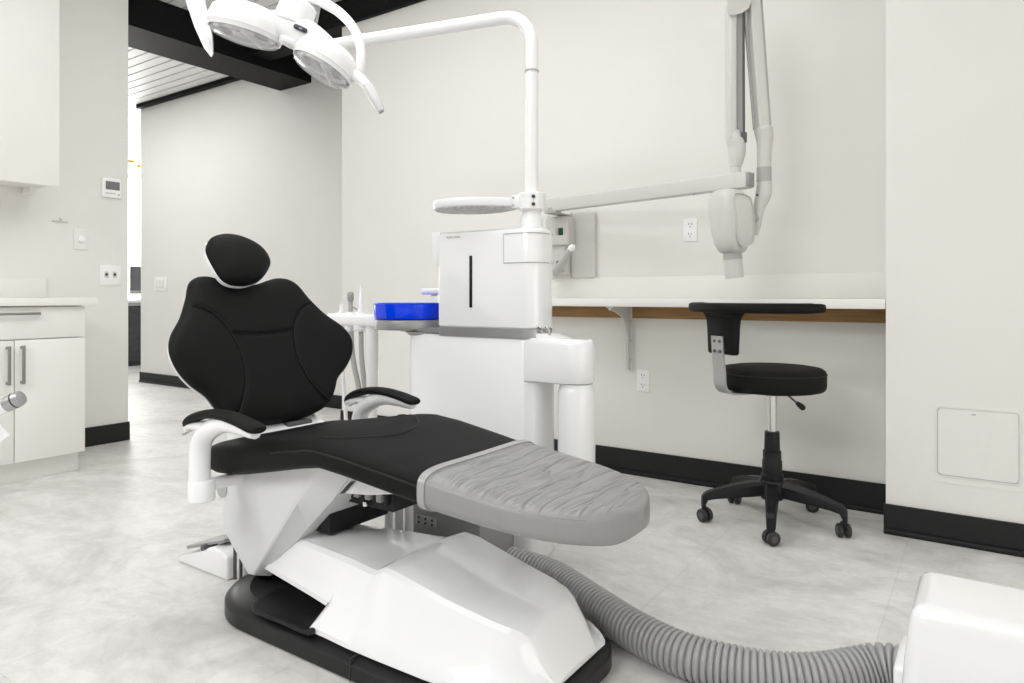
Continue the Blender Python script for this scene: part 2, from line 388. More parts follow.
def frange(a, b_, k): return [a+(b_-a)*i/(k-1) for i in range(k)]
bm = new(); skin_rings(bm, [seat_ring(X) for X in frange(-1.957, -1.06, 50)])
seat = obj('seat_cushion', bm, M_leath, chair, sharp=60)
bm = new()
CX0 = -1.092
xs = frange(CX0, TX, 24)+frange(TX, TIP-.0005, 22)[1:]
skin_rings(bm, [seat_ring(X, .005) for X in xs])
cov = obj('foot_cover', bm, M_cover, chair, sharp=60)
bm = new(); skin_rings(bm, [seat_ring(X, .0085) for X in frange(CX0-.004, CX0+.016, 4)]); obj('hem', bm, M_hem, cov, sharp=60)
# piping on the side of seat, near and far
def side_line(sgn, z_f, x0, x1, off=0.0, k=40):
    out = []
    for X in frange(x0, x1, k):
        rg = seat_ring(X, off); zt = max(p.z for p in rg); zb = min(p.z for p in rg); zz = zb+(zt-zb)*z_f
        best = min((p for p in rg if (p.y-YC)*sgn > 0 and abs(p.y-YC) > .3*max(abs(q_.y-YC) for q_ in rg)), key=lambda p: abs(p.z-zz)); 
        hw = max(abs(q_.y-YC) for q_ in rg)
        s = (zz-(zt+zb)/2)/((zt-zb)/2); s = max(-.999, min(.999, s)); sn = abs(s)**(3.6/2)
        c = math.sqrt(max(0, 1-sn*sn)); out.append(Vector((X, YC+sgn*(hw*c**(2/6.5)), zz)))
    return out
for sgn in (-1, 1):
    bm = new(); tube(bm, side_line(sgn, .64, -1.62, CX0-.002), .0028, 8); obj('seam', bm, M_seam, seat)
bm = new(); tube(bm, side_line(-1, .80, CX0+.02, TX+.16, .005), .002, 8); obj('seam', bm, M_cover, cov)
def seat_top(X, y_):
    hw, zt, zb = lerp_tab(SEAT, X); hz = (zt-zb)/2; t = min(.999, abs(y_-YC)/hw)
    c = t**(6.5/2); s = math.sqrt(max(0, 1-c*c)); dish = (.012 if -1.85 < X < -1.5 else .004)*(1-t*t)
    return (zt+zb)/2+hz*s**(2/3.6)-dish
cs = cat([(-1.60, 1.67), (-1.52, 1.63), (-1.40, 1.55), (-1.345, 1.45), (-1.345, 1.36), (-1.39, 1.27), (-1.45, 1.225)], 10)
bm = new(); tube(bm, [Vector((p.x, p.y, seat_top(p.x, p.y)+.0006)) for p in [Vector((q_[0], q_[1])) for q_ in cs]], .0026, 8); obj('seam', bm, M_seam, seat)
# --- backrest
BO = Vector((-1.923, YC+.012, .52)); BU = Vector((0, 1, 0)); BV = Vector((-.427, 0, .904)).normalized(); BN = Vector((.904, 0, .427)).normalized()
def bframe(u, v, w): return BO+BU*u+BV*v+BN*w
half = [(0, .497), (.05, .501), (.095, .515), (.14, .524), (.182, .516), (.212, .490), (.238, .435), (.280, .365), (.330, .305), (.352, .252), (.340, .195), (.302, .145), (.256, .108), (.228, .062), (.19, .022), (.13, .002), (.07, -.006), (0, -.009)]
outl = half+[(-u, v) for u, v in half[-2:0:-1]]
outl = [(p.x, p.y) for p in cat([Vector((u, v)) for u, v in outl], 6, True)]
def inv_b(x, y_):                       # a picture point on the cushion front -> its (u, v)
    o = BO+BN*.03; r = ray(x, y_); t = (o-Vector((0, 0, H))).dot(BN)/r.dot(BN); p = Vector((0, 0, H))+r*t-BO
    return Vector((p.dot(BU), p.dot(BV)))
lseam = [(-.235, .405), (-.16, .385), (-.10, .32), (-.066, .245), (-.058, .17), (-.085, .10), (-.13, .045), (-.17, .02)]
lseam = [(-.228, .398), (-.19, .386), (-.145, .345), (-.115, .275), (-.108, .20), (-.125, .12), (-.165, .05), (-.185, .03)]
seams = [cat([Vector((s*u, v)) for u, v in lseam], 6) for s in (1, -1)]
seams.append(cat([Vector((-.128, .305)), Vector((-.06, .300)), Vector((0, .298)), Vector((.06, .300)), Vector((.128, .305))], 5))
seams = [[Vector((p.x, p.y)) for p in s] for s in seams]
bendf = lambda u, v: .06*(min(abs(u), .36)/.355)**2.2
bm = new(); pillow(bm, outl, bframe, .058, centre=(0, .27), n=220, rings=54, pw=4.5, seams=seams, groove=.009, gw=.006, bend=bendf, back=-.028, crown=.004)
back = obj('backrest', bm, M_leath, chair, sharp=60)
for s in seams:
    bm = new(); tube(bm, [bframe(p.x, p.y, .0272+bendf(p.x, p.y)) for p in s[1:-1]], .0016, 6); obj('seam', bm, M_seam, back)
bm = new(); pillow(bm, [(u*.965, .27+(v-.27)*.972) for u, v in outl], lambda u, v, w: bframe(u, v, -.028-w), .022, centre=(0, .27), n=120, rings=20, pw=4, bend=lambda u, v: -bendf(u, v)+.001)
obj('back_shell', bm, M_shell, back, sharp=60)
# hinge cover between seat and backrest
bm = new(); prism(bm, [Vector((-2.05, 0, .36)), Vector((-1.86, 0, .35)), Vector((-1.74, 0, .455)), Vector((-1.86, 0, .485)), Vector((-1.93, 0, .50)), Vector((-2.02, 0, .56))], 'Y', YC-.13, YC+.15, .015, 3)
obj('hinge_cover', bm, M_white, chair)
bm = new(); rbox(bm, -1.945, -1.905, YC+.02, YC+.12, .485, .508, .006); obj('hinge_plate', bm, M_dgrey, chair)
# --- headrest
k_ = .62
HO = Vector((-2.125, YC+.006, 1.055)); HVv = Vector((-k_, 0, 1)).normalized(); HN = Vector((1, 0, k_)).normalized()
def hframe(u, v, w): return HO+BU*u+HVv*v+HN*w
hd = [(206.6, 247), (211, 238), (222, 235), (236.2, 236.9), (252.7, 243.7), (263.7, 252.4), (269.4, 262.3), (268.6, 269), (261.5, 278.8), (251.6, 283.7), (241.7, 285.4), (229.6, 283.7), (220.9, 277.7), (213.2, 265.6), (207.7, 254.6)]
ho = []
for x, y_ in hd:
    r = ray(x, y_); t = (HO-Vector((0, 0, H))).dot(HN)/r.dot(HN); p = Vector((0, 0, H))+r*t-HO; ho.append(Vector((p.dot(BU), p.dot(HVv))))
hc = sum(ho, Vector((0, 0)))/len(ho)
ho2 = cat(ho, 8, True)
head = None
bm = new(); pillow(bm, [(p.x, p.y) for p in ho2], hframe, .062, centre=tuple(hc), n=110, rings=30, pw=2.6, back=-.012)
head = obj('headrest', bm, M_leath, chair, sharp=60)
bm = new(); pillow(bm, [(hc.x+(p.x-hc.x)*1.0, hc.y+(p.y-hc.y)*.98) for p in ho2], lambda u, v, w: hframe(u-.003, v-.003, -.006-w), .04, centre=tuple(hc), n=80, rings=16, pw=2.4)
obj('headrest_shell', bm, M_shell, head, sharp=60)
bm = new(); tube(bm, [hframe(0, -.02, -.05), hframe(0, -.10, -.07), bframe(0, .46, -.06), bframe(0, .30, -.055)], .018, 12); obj('headrest_stem', bm, M_satin, head)
# --- armrests (near and far, mirrored about the chair's centre line)
def armrest(sgn):
    yc = YC-.33 if sgn < 0 else YC+.29
    NR = YC-.33
    def A2(x, y_): p = at(x, y_, 'Y', NR); return Vector((p.x-(.012 if sgn > 0 else 0), yc, p.z-(.006 if sgn > 0 else 0)))
    P = cat([A2(*q_) for q_ in ((185.5, 426.5), (190, 421.5), (198, 416.5), (210, 413.8), (225, 415.2), (240, 420.5), (252, 426.5), (259.5, 430.5))], 6)
    n_ = len(P); rr = [(.007+.024*math.sin(min(1, i/(n_*.30))*PI/2))*(1 if i < n_*.88 else math.sqrt(max(.12, 1-((i-n_*.88)/(n_*.12))**2*.9))) for i in range(n_)]
    bm = new(); tube(bm, P, rr, 18, flat=.42, up=(0, 0, 1)); pad = obj('armrest', bm, M_leath, chair, sharp=60)
    bm = new()
    Q = cat([A2(*q_) for q_ in ((199.5, 481), (199.5, 462), (200.5, 446), (205, 435), (214, 427.5), (226, 424), (240, 427.3), (250, 431.6), (256, 433.8))], 6)
    m_ = len(Q); tube(bm, Q, [.030-.015*max(0, (i/m_-.45)/.55) for i in range(m_)], 18, flat=.92, up=(1, 0, 0))
    Q2 = cat([A2(*q_) for q_ in ((187, 428.3), (192, 426), (200, 426), (208, 427))], 5); tube(bm, Q2, [.012+.013*i/(len(Q2)-1) for i in range(len(Q2))], 16, flat=.7, up=(0, 0, 1))
    obj('arm_carrier', bm, M_white, pad, sharp=60)
    bm = new(); lathe(bm, [(0, .348), (.034, .348), (.037, .352), (.037, .404), (.035, .407), (0, .407)], (A2(201.5, 490).x, yc, 0), n=28)
    s = -sgn
    y0, y1 = sorted((yc, YC+sgn*.17)); rbox(bm, -1.885, -1.850, y0, y1, .362, .396, .010, 3)
    obj('arm_post', bm, M_white, pad)
    bm = new(); lathe(bm, [(.0, 0), (.024, 0), (.027, .004), (.0, .006)], (at(221, 489, 'Y', 1.258).x, 1.2635 if sgn < 0 else 1.6365, at(221, 489, 'Y', 1.258).z), axis=(0, sgn, 0), n=24); obj('pivot_cap', bm, M_lgrey, pad)
    bm = new()
    for k in range(3): rbox(bm, -1.880+k*.014, -1.873+k*.014, yc-.0335, yc-.022, .535+k*.006, .540+k*.006, .001)
    obj('arm_vent', bm, M_lgrey, pad)
for s in (-1, 1): armrest(s)

# ================================================================== FOOT CONTROL
fc = thing('foot_control', 'white foot control with grey pedal on the floor behind the chair base', 'foot pedal', (-2.17, 1.42, 0))
bm = new(); prism(bm, [Vector((-2.33, 0, 0)), Vector((-2.035, 0, 0)), Vector((-2.035, 0, .075)), Vector((-2.07, 0, .092)), Vector((-2.15, 0, .085)), Vector((-2.22, 0, .045)), Vector((-2.33, 0, .022))], 'Y', 1.33, 1.52, .009, 3)
obj('housing', bm, M_white, fc)
bm = new(); prism(bm, [Vector((-2.325, 0, .036)), Vector((-2.10, 0, .104)), Vector((-2.10, 0, .116)), Vector((-2.325, 0, .048))], 'Y', 1.36, 1.50, .004, 2); pd = obj('pedal', bm, M_mgrey, fc)
bm = new(); lathe(bm, [(0, 0), (.012, 0), (.012, .05), (0, .05)], (-2.20, 1.345, .07), axis=(0, 1, 0), n=14); obj('pedal_pivot', bm, M_dgrey, pd)
bm = new(); rbox(bm, -2.034, -1.99, 1.36, 1.47, .0, .105, .006); obj('connector_block', bm, M_white, fc)
bm = new(); rbox(bm, -2.036, -2.028, 1.352, 1.362, .0, .105, .001); rbox(bm, -2.004, -1.996, 1.352, 1.364, .0, .075, .001); obj('cable_clip', bm, M_dgrey, fc)

# ================================================================== DENTAL UNIT
unit = thing('dental_unit', 'tall white dental water unit with grey waistband standing behind the patient chair', 'dental unit', (-1.55, 2.15, 0))
def plan(x0, x1, y0, y1, r_fl, r_fr, r_b, z, k=10):
    pts = []
    for cx, cy, a0, r in ((x1-r_b, y1-r_b, 0, r_b), (x0+r_b, y1-r_b, 90, r_b), (x0+r_fl, y0+r_fl, 180, r_fl), (x1-r_fr, y0+r_fr, 270, r_fr)):
        for i in range(k+1):
            a = math.radians(a0+90*i/k); pts.append(Vector((cx+r*math.cos(a), cy+r*math.sin(a), z)))
    return pts
UX0, UX1, UY0, UY1 = -1.712, -1.272, 2.0, 2.17
bm = new(); G = lambda i, z: plan(-1.868+i, UX1-.004-i, UY0+i, UY1+.02-i, .03, .055, .08, z)
skin_rings(bm, [G(.01, 0), G(0, .02), G(0, .775), G(.006, .785), G(.02, .79)])
body = obj('lower_body', bm, M_white, unit)
bm = new(); G = lambda i, z: plan(-1.915+i, UX1-.002-i, UY0-.003+i, UY1-i, .02, .057, .08, z)
skin_rings(bm, [G(.004, .79), G(0, .793), G(0, .806), G(.004, .808)]); G = lambda i, z: plan(UX0-.0+i, UX1-i, UY0-.004+i, UY1-i, .02, .057, .08, z)
skin_rings(bm, [G(.0, .782), G(0, .814), G(.004, .816)])
band = obj('waistband', bm, M_satin, unit)
bm = new(); lathe(bm, [(0, 0), (.035, 0), (.07, .012), (.085, .026), (0, .028)], (-1.83, 2.07, .765), n=32); obj('drain_cup', bm, M_satin, band)
bm = new(); G = lambda i, z: plan(UX0+i, UX1-i, UY0+i, UY1-i, .012, .055, .08, z)
skin_rings(bm, [G(.004, .815), G(0, .82), G(0, 1.155), G(.003, 1.164), G(.012, 1.17)])
prism(bm, [Vector((-1.742, 0, 1.172)), Vector((-1.70, 0, 1.172)), Vector((-1.70, 0, 1.03)), Vector((-1.714, 0, 1.045)), Vector((-1.72, 0, 1.066)), Vector((-1.742, 0, 1.072))], 'Y', 2.0, 2.2, .004)
tower = obj('water_tower', bm, M_shell, unit)
bm = new(); rbox(bm, -1.5575, -1.5455, 1.997, 2.002, .888, 1.078, .0009); obj('level_slot', bm, M_black, tower)
bm = new()
for zz in (1.047, 1.150): 
    pts = [p for p in plan(UX0, UX1+.0006, UY0-.0006, UY1, .012, .055, .08, zz) if p.y < 2.2 and p.x > -1.41]
    pts = sorted(pts, key=lambda p: p.x if p.y < 2.05 else p.x+p.y); pts = [Vector((-1.405, UY0-.0006, zz))]+pts
    tube(bm, pts, .0016, 6)
tube(bm, [Vector((-1.405, UY0-.0004, 1.047)), Vector((-1.405, UY0-.0004, 1.15))], .0011, 6)
obj('lid_seam', bm, M_lgrey, tower)
bm = new()
for k, w in enumerate((.006, .005, .006, .004, .003, .006, .006, .005, .006)):
    x = -1.668+k*.0075; rbox(bm, x, x+w, 1.9985, 2.0005, 1.146, 1.153, 0)
obj('faint_lettering', bm, M_offw, tower)
# arm block and column on the right
bm = new(); pts = stadium(-1.36, -1.086, 2.0008, 2.132, .004, .064, 0)
rg = lambda i, z: [Vector((p.x+(0 if p.x < -1.2 else -i), p.y+((i if p.y < 2.069 else -i) if p.x > -1.3 else 0), z)) for p in pts]
skin_rings(bm, [rg(.012, .632), rg(.003, .636), rg(0, .645), rg(0, .765), rg(.006, .778), rg(.018, .784)])
prism(bm, [Vector((-1.36, 0, .775)), Vector((-1.36, 0, .80)), Vector((-1.25, 0, .80)), Vector((-1.20, 0, .785)), Vector((-1.17, 0, .775))], 'Y', 2.02, 2.11, .003)
ab = obj('arm_block', bm, M_white, unit)
bm = new(); lathe(bm, [(0, 0), (.022, 0), (.022, .003), (0, .004)], (-1.146, 2.068, .783), n=24); obj('arm_cap', bm, M_lgrey, ab)
for dx in (0, .028):
    bm = new(); tube(bm, [Vector((-1.262+dx, 2.03, .795)), Vector((-1.262+dx, 2.03, .808)), Vector((-1.272+dx, 2.02, .825))], .0045, 8); obj('lever', bm, M_chrome, ab)
bm = new(); lathe(bm, [(0, .20), (.058, .20), (.064, .21), (.064, .60), (.060, .615), (.057, .622), (.057, .632), (0, .632)], (-1.149, 2.068, 0), n=36); obj('column', bm, M_white, ab)
# gray outlet box bridging to the chair
bm = new(); rbox(bm, -1.66, -1.36, 1.80, 2.0, .02, .245, .006); cb = obj('connection_box', bm, M_mgrey, unit)
bm = new(); fb = [at(x, y_, 'Y', 1.797) for x, y_ in ((416, 514), (436, 528))]; rbox(bm, fb[0].x, fb[1].x, 1.795, 1.80, fb[1].z, fb[0].z, .002); op = obj('socket_plate', bm, M_lgrey, cb)
for i in range(3):
    for j in range(2):
        bm = new(); lathe(bm, [(0, 0), (.0045, 0), (.0045, .003), (0, .003)], (fb[0].x+(i+.5)/3*(fb[1].x-fb[0].x), 1.796, fb[1].z+(j+.5)/2*(fb[0].z-fb[1].z)), axis=(0, -1, 0), n=10); obj('socket', bm, M_dot, op)
for x in (389, 399, 409):
    p = at(x, 505, 'Y', 1.76); bm = new(); tube(bm, [Vector((p.x, 1.76, .03)), Vector((p.x, 1.76, .36))], .016, 12); obj('supply_pipe', bm, M_white, cb)
# instrument holder rail at the left, carried by the waistband
bm = new()
XA, XB, XC, XT = [at(x, 320, 'Y', 2.10).x for x in (341.5, 350.5, 361, 372)]
rbox(bm, -2.42, -1.92, 2.06, 2.135, .80, .853, .016, 3)
for x, r_ in ((XA, .018), (XB, .022), (XC, .030)): lathe(bm, [(0, .776), (r_-.008, .776), (r_, .786), (r_+.002, .85), (r_-.002, .860), (0, .860)], (x, 2.095, 0), n=28)
rbox(bm, -1.96, -1.80, 2.03, 2.15, .80, .815, .004)
hold = obj('instrument_rail', bm, M_white, unit)
bm = new(); lathe(bm, [(0, .0), (.06, .0), (.06, .012), (.021, .03), (.022, .40), (.0275, .70), (.028, .81), (0, .81)], (XT, 2.10, 0), n=24); obj('rail_stem', bm, M_white, hold)
# cup filler spout
bm = new(); rbox(bm, -1.845, -1.70, 2.05, 2.11, .936, .960, .008, 3); lathe(bm, [(0, .93), (.012, .93), (.014, .945), (0, .945)], (-1.80, 2.08, 0), n=16); obj('cup_spout', bm, M_white, unit)
# cuspidor bowl
bc = Vector((-1.925, 2.08, 0)); bm = new()
lathe(bm, [(0, .838), (.138, .838), (.144, .841), (.146, .846), (.1475, .896), (.150, .899), (.148, .902), (.143, .899), (.139, .856), (.12, .848), (0, .846)], bc, n=56)
bowl = obj('spittoon_bowl', bm, M_blue, unit)
bm = new(); lathe(bm, [(0, .796), (.138, .796), (.143, .799), (.144, .803), (.144, .832), (.143, .834), (.140, .836), (0, .838)], bc, n=56); obj('bowl_rim', bm, M_steel, bowl)

# instruments hanging in the rail
def hand_tool(name, label, x, top, prof, m, hose_r, hose_m, drift=0):
    t = thing(name, label, 'dental instrument', (x, 2.10, top))
    bm = new(); lathe(bm, prof, (x, 2.10, 0), n=16); obj('handpiece_body', bm, m, t)
    bm = new(); tube(bm, cat([Vector((x, 2.10, .81)), Vector((x+drift*.3, 2.10, .66)), Vector((x+drift, 2.12, .45)), Vector((x+drift, 2.14, .22)), Vector((x+drift+.02, 2.15, .08)), Vector((x+drift+.06, 2.15, .05))], 6), hose_r, 12); obj('hose', bm, hose_m, t)
    return t
hand_tool('saliva_ejector', 'short white saliva ejector tip in the instrument rail, leftmost of the three', XA, .90, [(0, .81), (.009, .81), (.009, .875), (.007, .893), (0, .895)], M_white, .009, M_white, .0)
t = hand_tool('suction_handpiece', 'suction handpiece with grey ball tip in the instrument rail, middle of the three', XB, .93, [(0, .81), (.010, .81), (.010, .90), (.011, .910), (0, .911)], M_lgrey, .012, M_lgrey, .05)
bm = new(); lathe(bm, [(0, .900), (.011, .905), (.0145, .918), (.0145, .938), (.010, .948), (0, .95)], (XB, 2.10, 0), n=16); obj('grey_tip', bm, M_mgrey, t)
t = hand_tool('air_water_syringe', 'slim white air water syringe with pointed nozzle beside the blue bowl', XC, .95, [(0, .81), (.014, .81), (.014, .87), (.010, .885), (.010, .93), (.006, .937), (.0045, .975), (0, .975)], M_white, .011, M_lgrey, .015)
bm = new(); tube(bm, [Vector((XC-.010, 2.085, .872)), Vector((XC-.03, 2.08, .882))], .004, 8); obj('trigger', bm, M_mgrey, t)

# ================================================================== TRAY ON THE LAMP POLE
PX, PY = -1.335, 2.075
tray = thing('instrument_tray', 'round white tray with mottled grey underside clamped to the lamp pole', 'tray', (PX-.2, PY, 1.26))
def tray_out(s):
    pts = []
    q = [(-1.735, 2.02), (-1.70, 1.96), (-1.62, 1.93), (-1.53, 1.94), (-1.46, 1.985), (-1.40, 2.035), (PX, 2.05), (PX, 2.10), (-1.40, 2.11), (-1.47, 2.15), (-1.55, 2.175), (-1.64, 2.17), (-1.71, 2.12), (-1.74, 2.07)]
    c = Vector((-1.58, 2.06)); return [Vector((c.x+(p[0]-c.x)*s, c.y+(p[1]-c.y)*s)) for p in cat([Vector(a) for a in q], 5, True)]
bm = new(); skin_rings(bm, [[Vector((p.x, p.y, z)) for p in tray_out(s)] for s, z in ((.93, 1.252), (.98, 1.255), (1, 1.262), (1, 1.28), (.99, 1.284), (.94, 1.284), (.92, 1.276), (.05, 1.276))])
tp = obj('tray_plate', bm, M_white, tray)
M_mott = mat('mottled_underside', (.5, .5, .5), .5); add_noise_colour(M_mott, (.42, .42, .42), (.66, .66, .66), 60, lo=.42, hi=.58)
bm = new(); skin_rings(bm, [[Vector((p.x, p.y, z)) for p in tray_out(s)] for s, z in ((.05, 1.2505), (.945, 1.2505), (.945, 1.253))]); obj('underside_mat', bm, M_mott, tp)
bm = new(); lathe(bm, [(.0, 1.235), (.046, 1.235), (.050, 1.239), (.050, 1.292), (.046, 1.296), (0, 1.296)], (PX, PY, 0), n=32); rbox(bm, PX-.055, PX-.02, PY-.05, PY+.04, 1.242, 1.290, .005)
cl = obj('clamp', bm, M_white, tray)
for zz in (1.252, 1.279):
    a = math.radians(-72); p = Vector((PX+.0495*math.cos(a)+.018, PY+.0495*math.sin(a)+.006, zz)); bm = new(); lathe(bm, [(0, -.004), (.006, -.004), (.006, .003), (0, .003)], p, axis=(math.cos(a), math.sin(a), 0), n=12); obj('screw', bm, M_dot, cl)
    p = Vector((PX-.046, PY-.051, zz)); bm = new(); lathe(bm, [(0, -.002), (.004, -.002), (.004, .002), (0, .002)], p, axis=(0, -1, 0), n=12); obj('screw', bm, M_lgrey, cl)

# ================================================================== OPERATING LAMP
lamp = thing('operating_lamp', 'white two headed operating lamp on a bent pole over the chair', 'lamp', (PX, PY, 1.17))
bm = new(); lathe(bm, [(0, 1.168), (.043, 1.168), (.043, 1.172), (.040, 1.178), (.040, 1.21), (.033, 1.222), (.033, 1.30), (0, 1.30)], (PX, PY, 0), n=28); obj('pole_socket', bm, M_white, lamp)
pe = Vector((-2.30, 1.852, 1.94)); pc = Vector((PX, PY, 1.94)); hd_ = (pe-pc).normalized()
path = [Vector((PX, PY, 1.20)), Vector((PX, PY, 1.5)), Vector((PX, PY, 1.83))]
for i in range(1, 9):
    a = PI/2*i/9; path.append(Vector((PX, PY, 1.83))+hd_*.11*(1-math.cos(a))+UPZ*.11*math.sin(a))
path += [pc+hd_*.11, pc+hd_*.5, pe]
bm = new(); tube(bm, path, .0235, 20); obj('pole', bm, M_white, lamp, sharp=60)
bm = new(); lathe(bm, [(0, 0), (.0255, 0), (.0255, .006), (0, .006)], (PX, PY, 1.73), n=28); obj('pole_collar', bm, M_lgrey, lamp)
LD = 2.22
def head_frame(alpha, tau):
    a = math.radians(alpha); e1 = R*math.cos(a)-UPZ*math.sin(a); e2 = V.copy(); nn = e1.cross(e2).normalized()
    q_ = Matrix.Rotation(math.radians(tau), 3, e1); return e1, q_ @ e2, q_ @ nn
def lamp_head(x, y_, rad, alpha, tau, d, hgt):
    e1, e2, nn = head_frame(alpha, tau)
    if nn.z < 0: nn = -nn
    c = D(x, y_, d); k = rad
    bm = new(); lathe(bm, [(0, hgt), (k*.45, hgt*.985), (k*.75, hgt*.90), (k*.97, hgt*.66), (k*1.04, hgt*.38), (k*1.04, hgt*.15), (k*1.02, .012), (k*.985, 0), (k*.95, .004), (k*.945, .03), (0, .03)], c, nn, 48, e1)
    h = obj('lamp_head', bm, M_white, lamp, sharp=40)
    bm = new(); lathe(bm, [(0, .028), (k*.93, .028), (k*.93, .0), (k*.90, -.010), (k*.6, -.018), (0, -.022), (0, -.018), (k*.6, -.014), (k*.88, -.006), (k*.88, .024), (0, .026)], c, nn, 48, e1); obj('lens', bm, M_clear, h)
    bm = new(); lathe(bm, [(0, .027), (k*.86, .027), (k*.84, .008), (k*.55, .006), (k*.5, .02), (0, .022)], c, nn, 32, e1); rf = obj('reflector', bm, M_reflect, h)
    for s in (-.52, .05, .5):
        bm = new(); fbox(bm, c+e1*k*s+nn*.004-e2*k*.1, e1, e2, nn, k*.24, k*.5, .008, .002); obj('led_module', bm, M_dgrey, rf)
    bm = new(); fbox(bm, c+e1*k*.22-nn*.004, e1, e2, nn, k*.10, k*1.5, .012, .003); obj('lens_rib', bm, M_white, h)
    return h
lamp_head(244.5, 36, .114, 13, 3, LD, .098)
lamp_head(321.5, 70, .100, 27, -8, LD-.02, .088)
e1, e2, nn = head_frame(20, 0)
if nn.z < 0: nn = -nn
bm = new(); hb_ = cat([D(262, 22, LD), D(282, 26, LD), D(299, 32, LD), D(318, 44, LD), D(334, 56, LD)], 6)
tube(bm, hb_, [.036+.016*math.sin(PI*i/(len(hb_)-1)) for i in range(len(hb_))], 24)
lathe(bm, [(0, .048), (.048, .046), (.058, .038), (.060, .0), (.060, -.03), (0, -.04)], D(295, 16, LD), nn, 36)
hub = obj('lamp_hub', bm, M_white, lamp, sharp=45)
bm = new(); lathe(bm, [(0, .01), (.040, .01), (.042, 0), (.038, -.007), (.024, -.010), (0, -.010)], D(291.5, 44, LD-.01), nn, 32, e1); sn = obj('sensor_ring', bm, M_white, hub)
bm = new(); lathe(bm, [(0, .0), (.018, -.0), (.016, -.0115), (0, -.0135)], D(291.5, 44, LD-.01), nn, 24, e1); obj('sensor_eye', bm, M_chrome, sn)
ln = (R*math.cos(math.radians(24))-UPZ*math.sin(math.radians(24)))
bm = new(); fbox(bm, D(300.5, 28.5, LD-.060), ln, V, ln.cross(V), .046, .012, .016, .007, 4); lb = obj('sensor_window', bm, M_navy, hub)
bm = new(); fbox(bm, D(300.5, 28.5, LD-.0675), ln, V, ln.cross(V), .010, .002, .004, .001, 1); obj('badge_mark', bm, M_lgrey, lb)
# yoke, joint and handles
yk = cat([D(290, -40, 2.30), D(305, -8, 2.28), D(322, 2, 2.26), D(340, 13, 2.24), D(354, 29, 2.22), D(360.5, 48, 2.21), D(360, 66, 2.20), D(357, 76, 2.20)], 8)
bm = new(); tube(bm, yk, [.019-.004*min(1, i/30) for i in range(len(yk))], 16); obj('yoke', bm, M_white, lamp, sharp=60)
bm = new(); tube(bm, [D(311, 32, 2.27), D(314, 18, 2.28), D(316, 8, 2.29), D(316, -4, 2.29)], .014, 14); jt = obj('pivot_joint', bm, M_lgrey, lamp)
bm = new(); tube(bm, [D(313, 20, 2.262), D(314.5, 14, 2.266)], .007, 10); obj('pivot_screw', bm, M_dot, jt)
bm = new(); tube(bm, [Vector(pe)-hd_*.05, pe, pe+UPZ*.02, Vector((pe.x, pe.y, 2.02))], .026, 16); obj('arm_knuckle', bm, M_white, lamp)
bm = new(); tube(bm, [Vector((pe.x, pe.y, 2.02)), Vector((-2.08, 1.66, 2.055)), D(290, -40, 2.30)], .02, 14); obj('spring_arm', bm, M_white, lamp, sharp=60)
bm = new(); tube(bm, [D(352, 74, 2.20), D(362, 80, 2.18), D(371, 91, 2.17)], [.02, .017, .013], 14); hk = obj('handle', bm, M_white, lamp)
bm = new(); tube(bm, [D(367, 85, 2.172), D(374.5, 98, 2.165), D(380, 108.5, 2.16), D(381, 111, 2.16)], [.016, .0165, .0135, .010], 16); gp = obj('handle_grip', bm, M_grip, hk)
bm = new(); tube(bm, [D(379.6, 108.5, 2.16), D(381.4, 112, 2.158)], .0095, 14); obj('grip_cap', bm, M_lgrey, gp)
bm = new(); o_ = [(184, -6), (203, -6), (208, 18), (212, 36), (212.6, 54), (211, 57), (204, 48), (194.5, 27), (188, 8)]
A = [D(x, y_, 2.19) for x, y_ in o_]; B = [D(x+1, y_, 2.215) for x, y_ in o_]
sc = lambda L, s: [sum(L, Vector())/len(L)+(p-sum(L, Vector())/len(L))*s for p in L]
skin_rings(bm, [sc(A, .86), A, B, sc(B, .86)]); hl = obj('handle', bm, M_white, lamp, sharp=50)
bm = new(); o_ = [(200.5, 36), (209, 36), (210.6, 50), (208.8, 51)]
A = [D(x, y_, 2.186) for x, y_ in o_]; B = [D(x, y_, 2.20) for x, y_ in o_]; skin_rings(bm, [A, B]); obj('clear_insert', bm, M_grip, hl)

# ================================================================== COUNTER ON THE BACK WALL
ctr = thing('wall_counter', 'long white wall counter on brackets along the back wall', 'counter', (-2.0, 3.2, .878))
bm = new(); rbox(bm, -2.35, -.322, 3.065, 3.328, .878, .918, .003); obj('worktop', bm, M_cab, ctr)
bm = new(); rbox(bm, -2.35, -.322, 3.314, 3.329, .918, 1.03, .002); obj('backsplash', bm, M_cab, ctr)
bm = new(); rbox(bm, -2.35, -.322, 3.309, 3.329, .815, .878, .001); obj('ledger_strip', bm, M_wood, ctr)
bx = -1.523
bm = new()
pr = [(3.308, .545), (3.308, .878), (3.07, .878), (3.07, .860), (3.13, .852), (3.20, .83), (3.25, .79), (3.278, .72), (3.288, .545)]
prism(bm, [Vector((bx, y_, z)) for y_, z in pr], 'X', bx-.004, bx+.004, .001, 1)
rbox(bm, bx-.016, bx+.016, 3.300, 3.309, .545, .878, .001); rbox(bm, bx-.016, bx+.016, 3.07, 3.309, .870, .878, .001)
brk = obj('shelf_bracket', bm, M_offw, ctr, sharp=20)
for zz in (.60, .70, .80):
    bm = new(); lathe(bm, [(0, 0), (.005, 0), (.004, .003), (0, .003)], (bx+.010, 3.300, zz), axis=(0, -1, 0), n=10); obj('screw', bm, M_lgrey, brk)

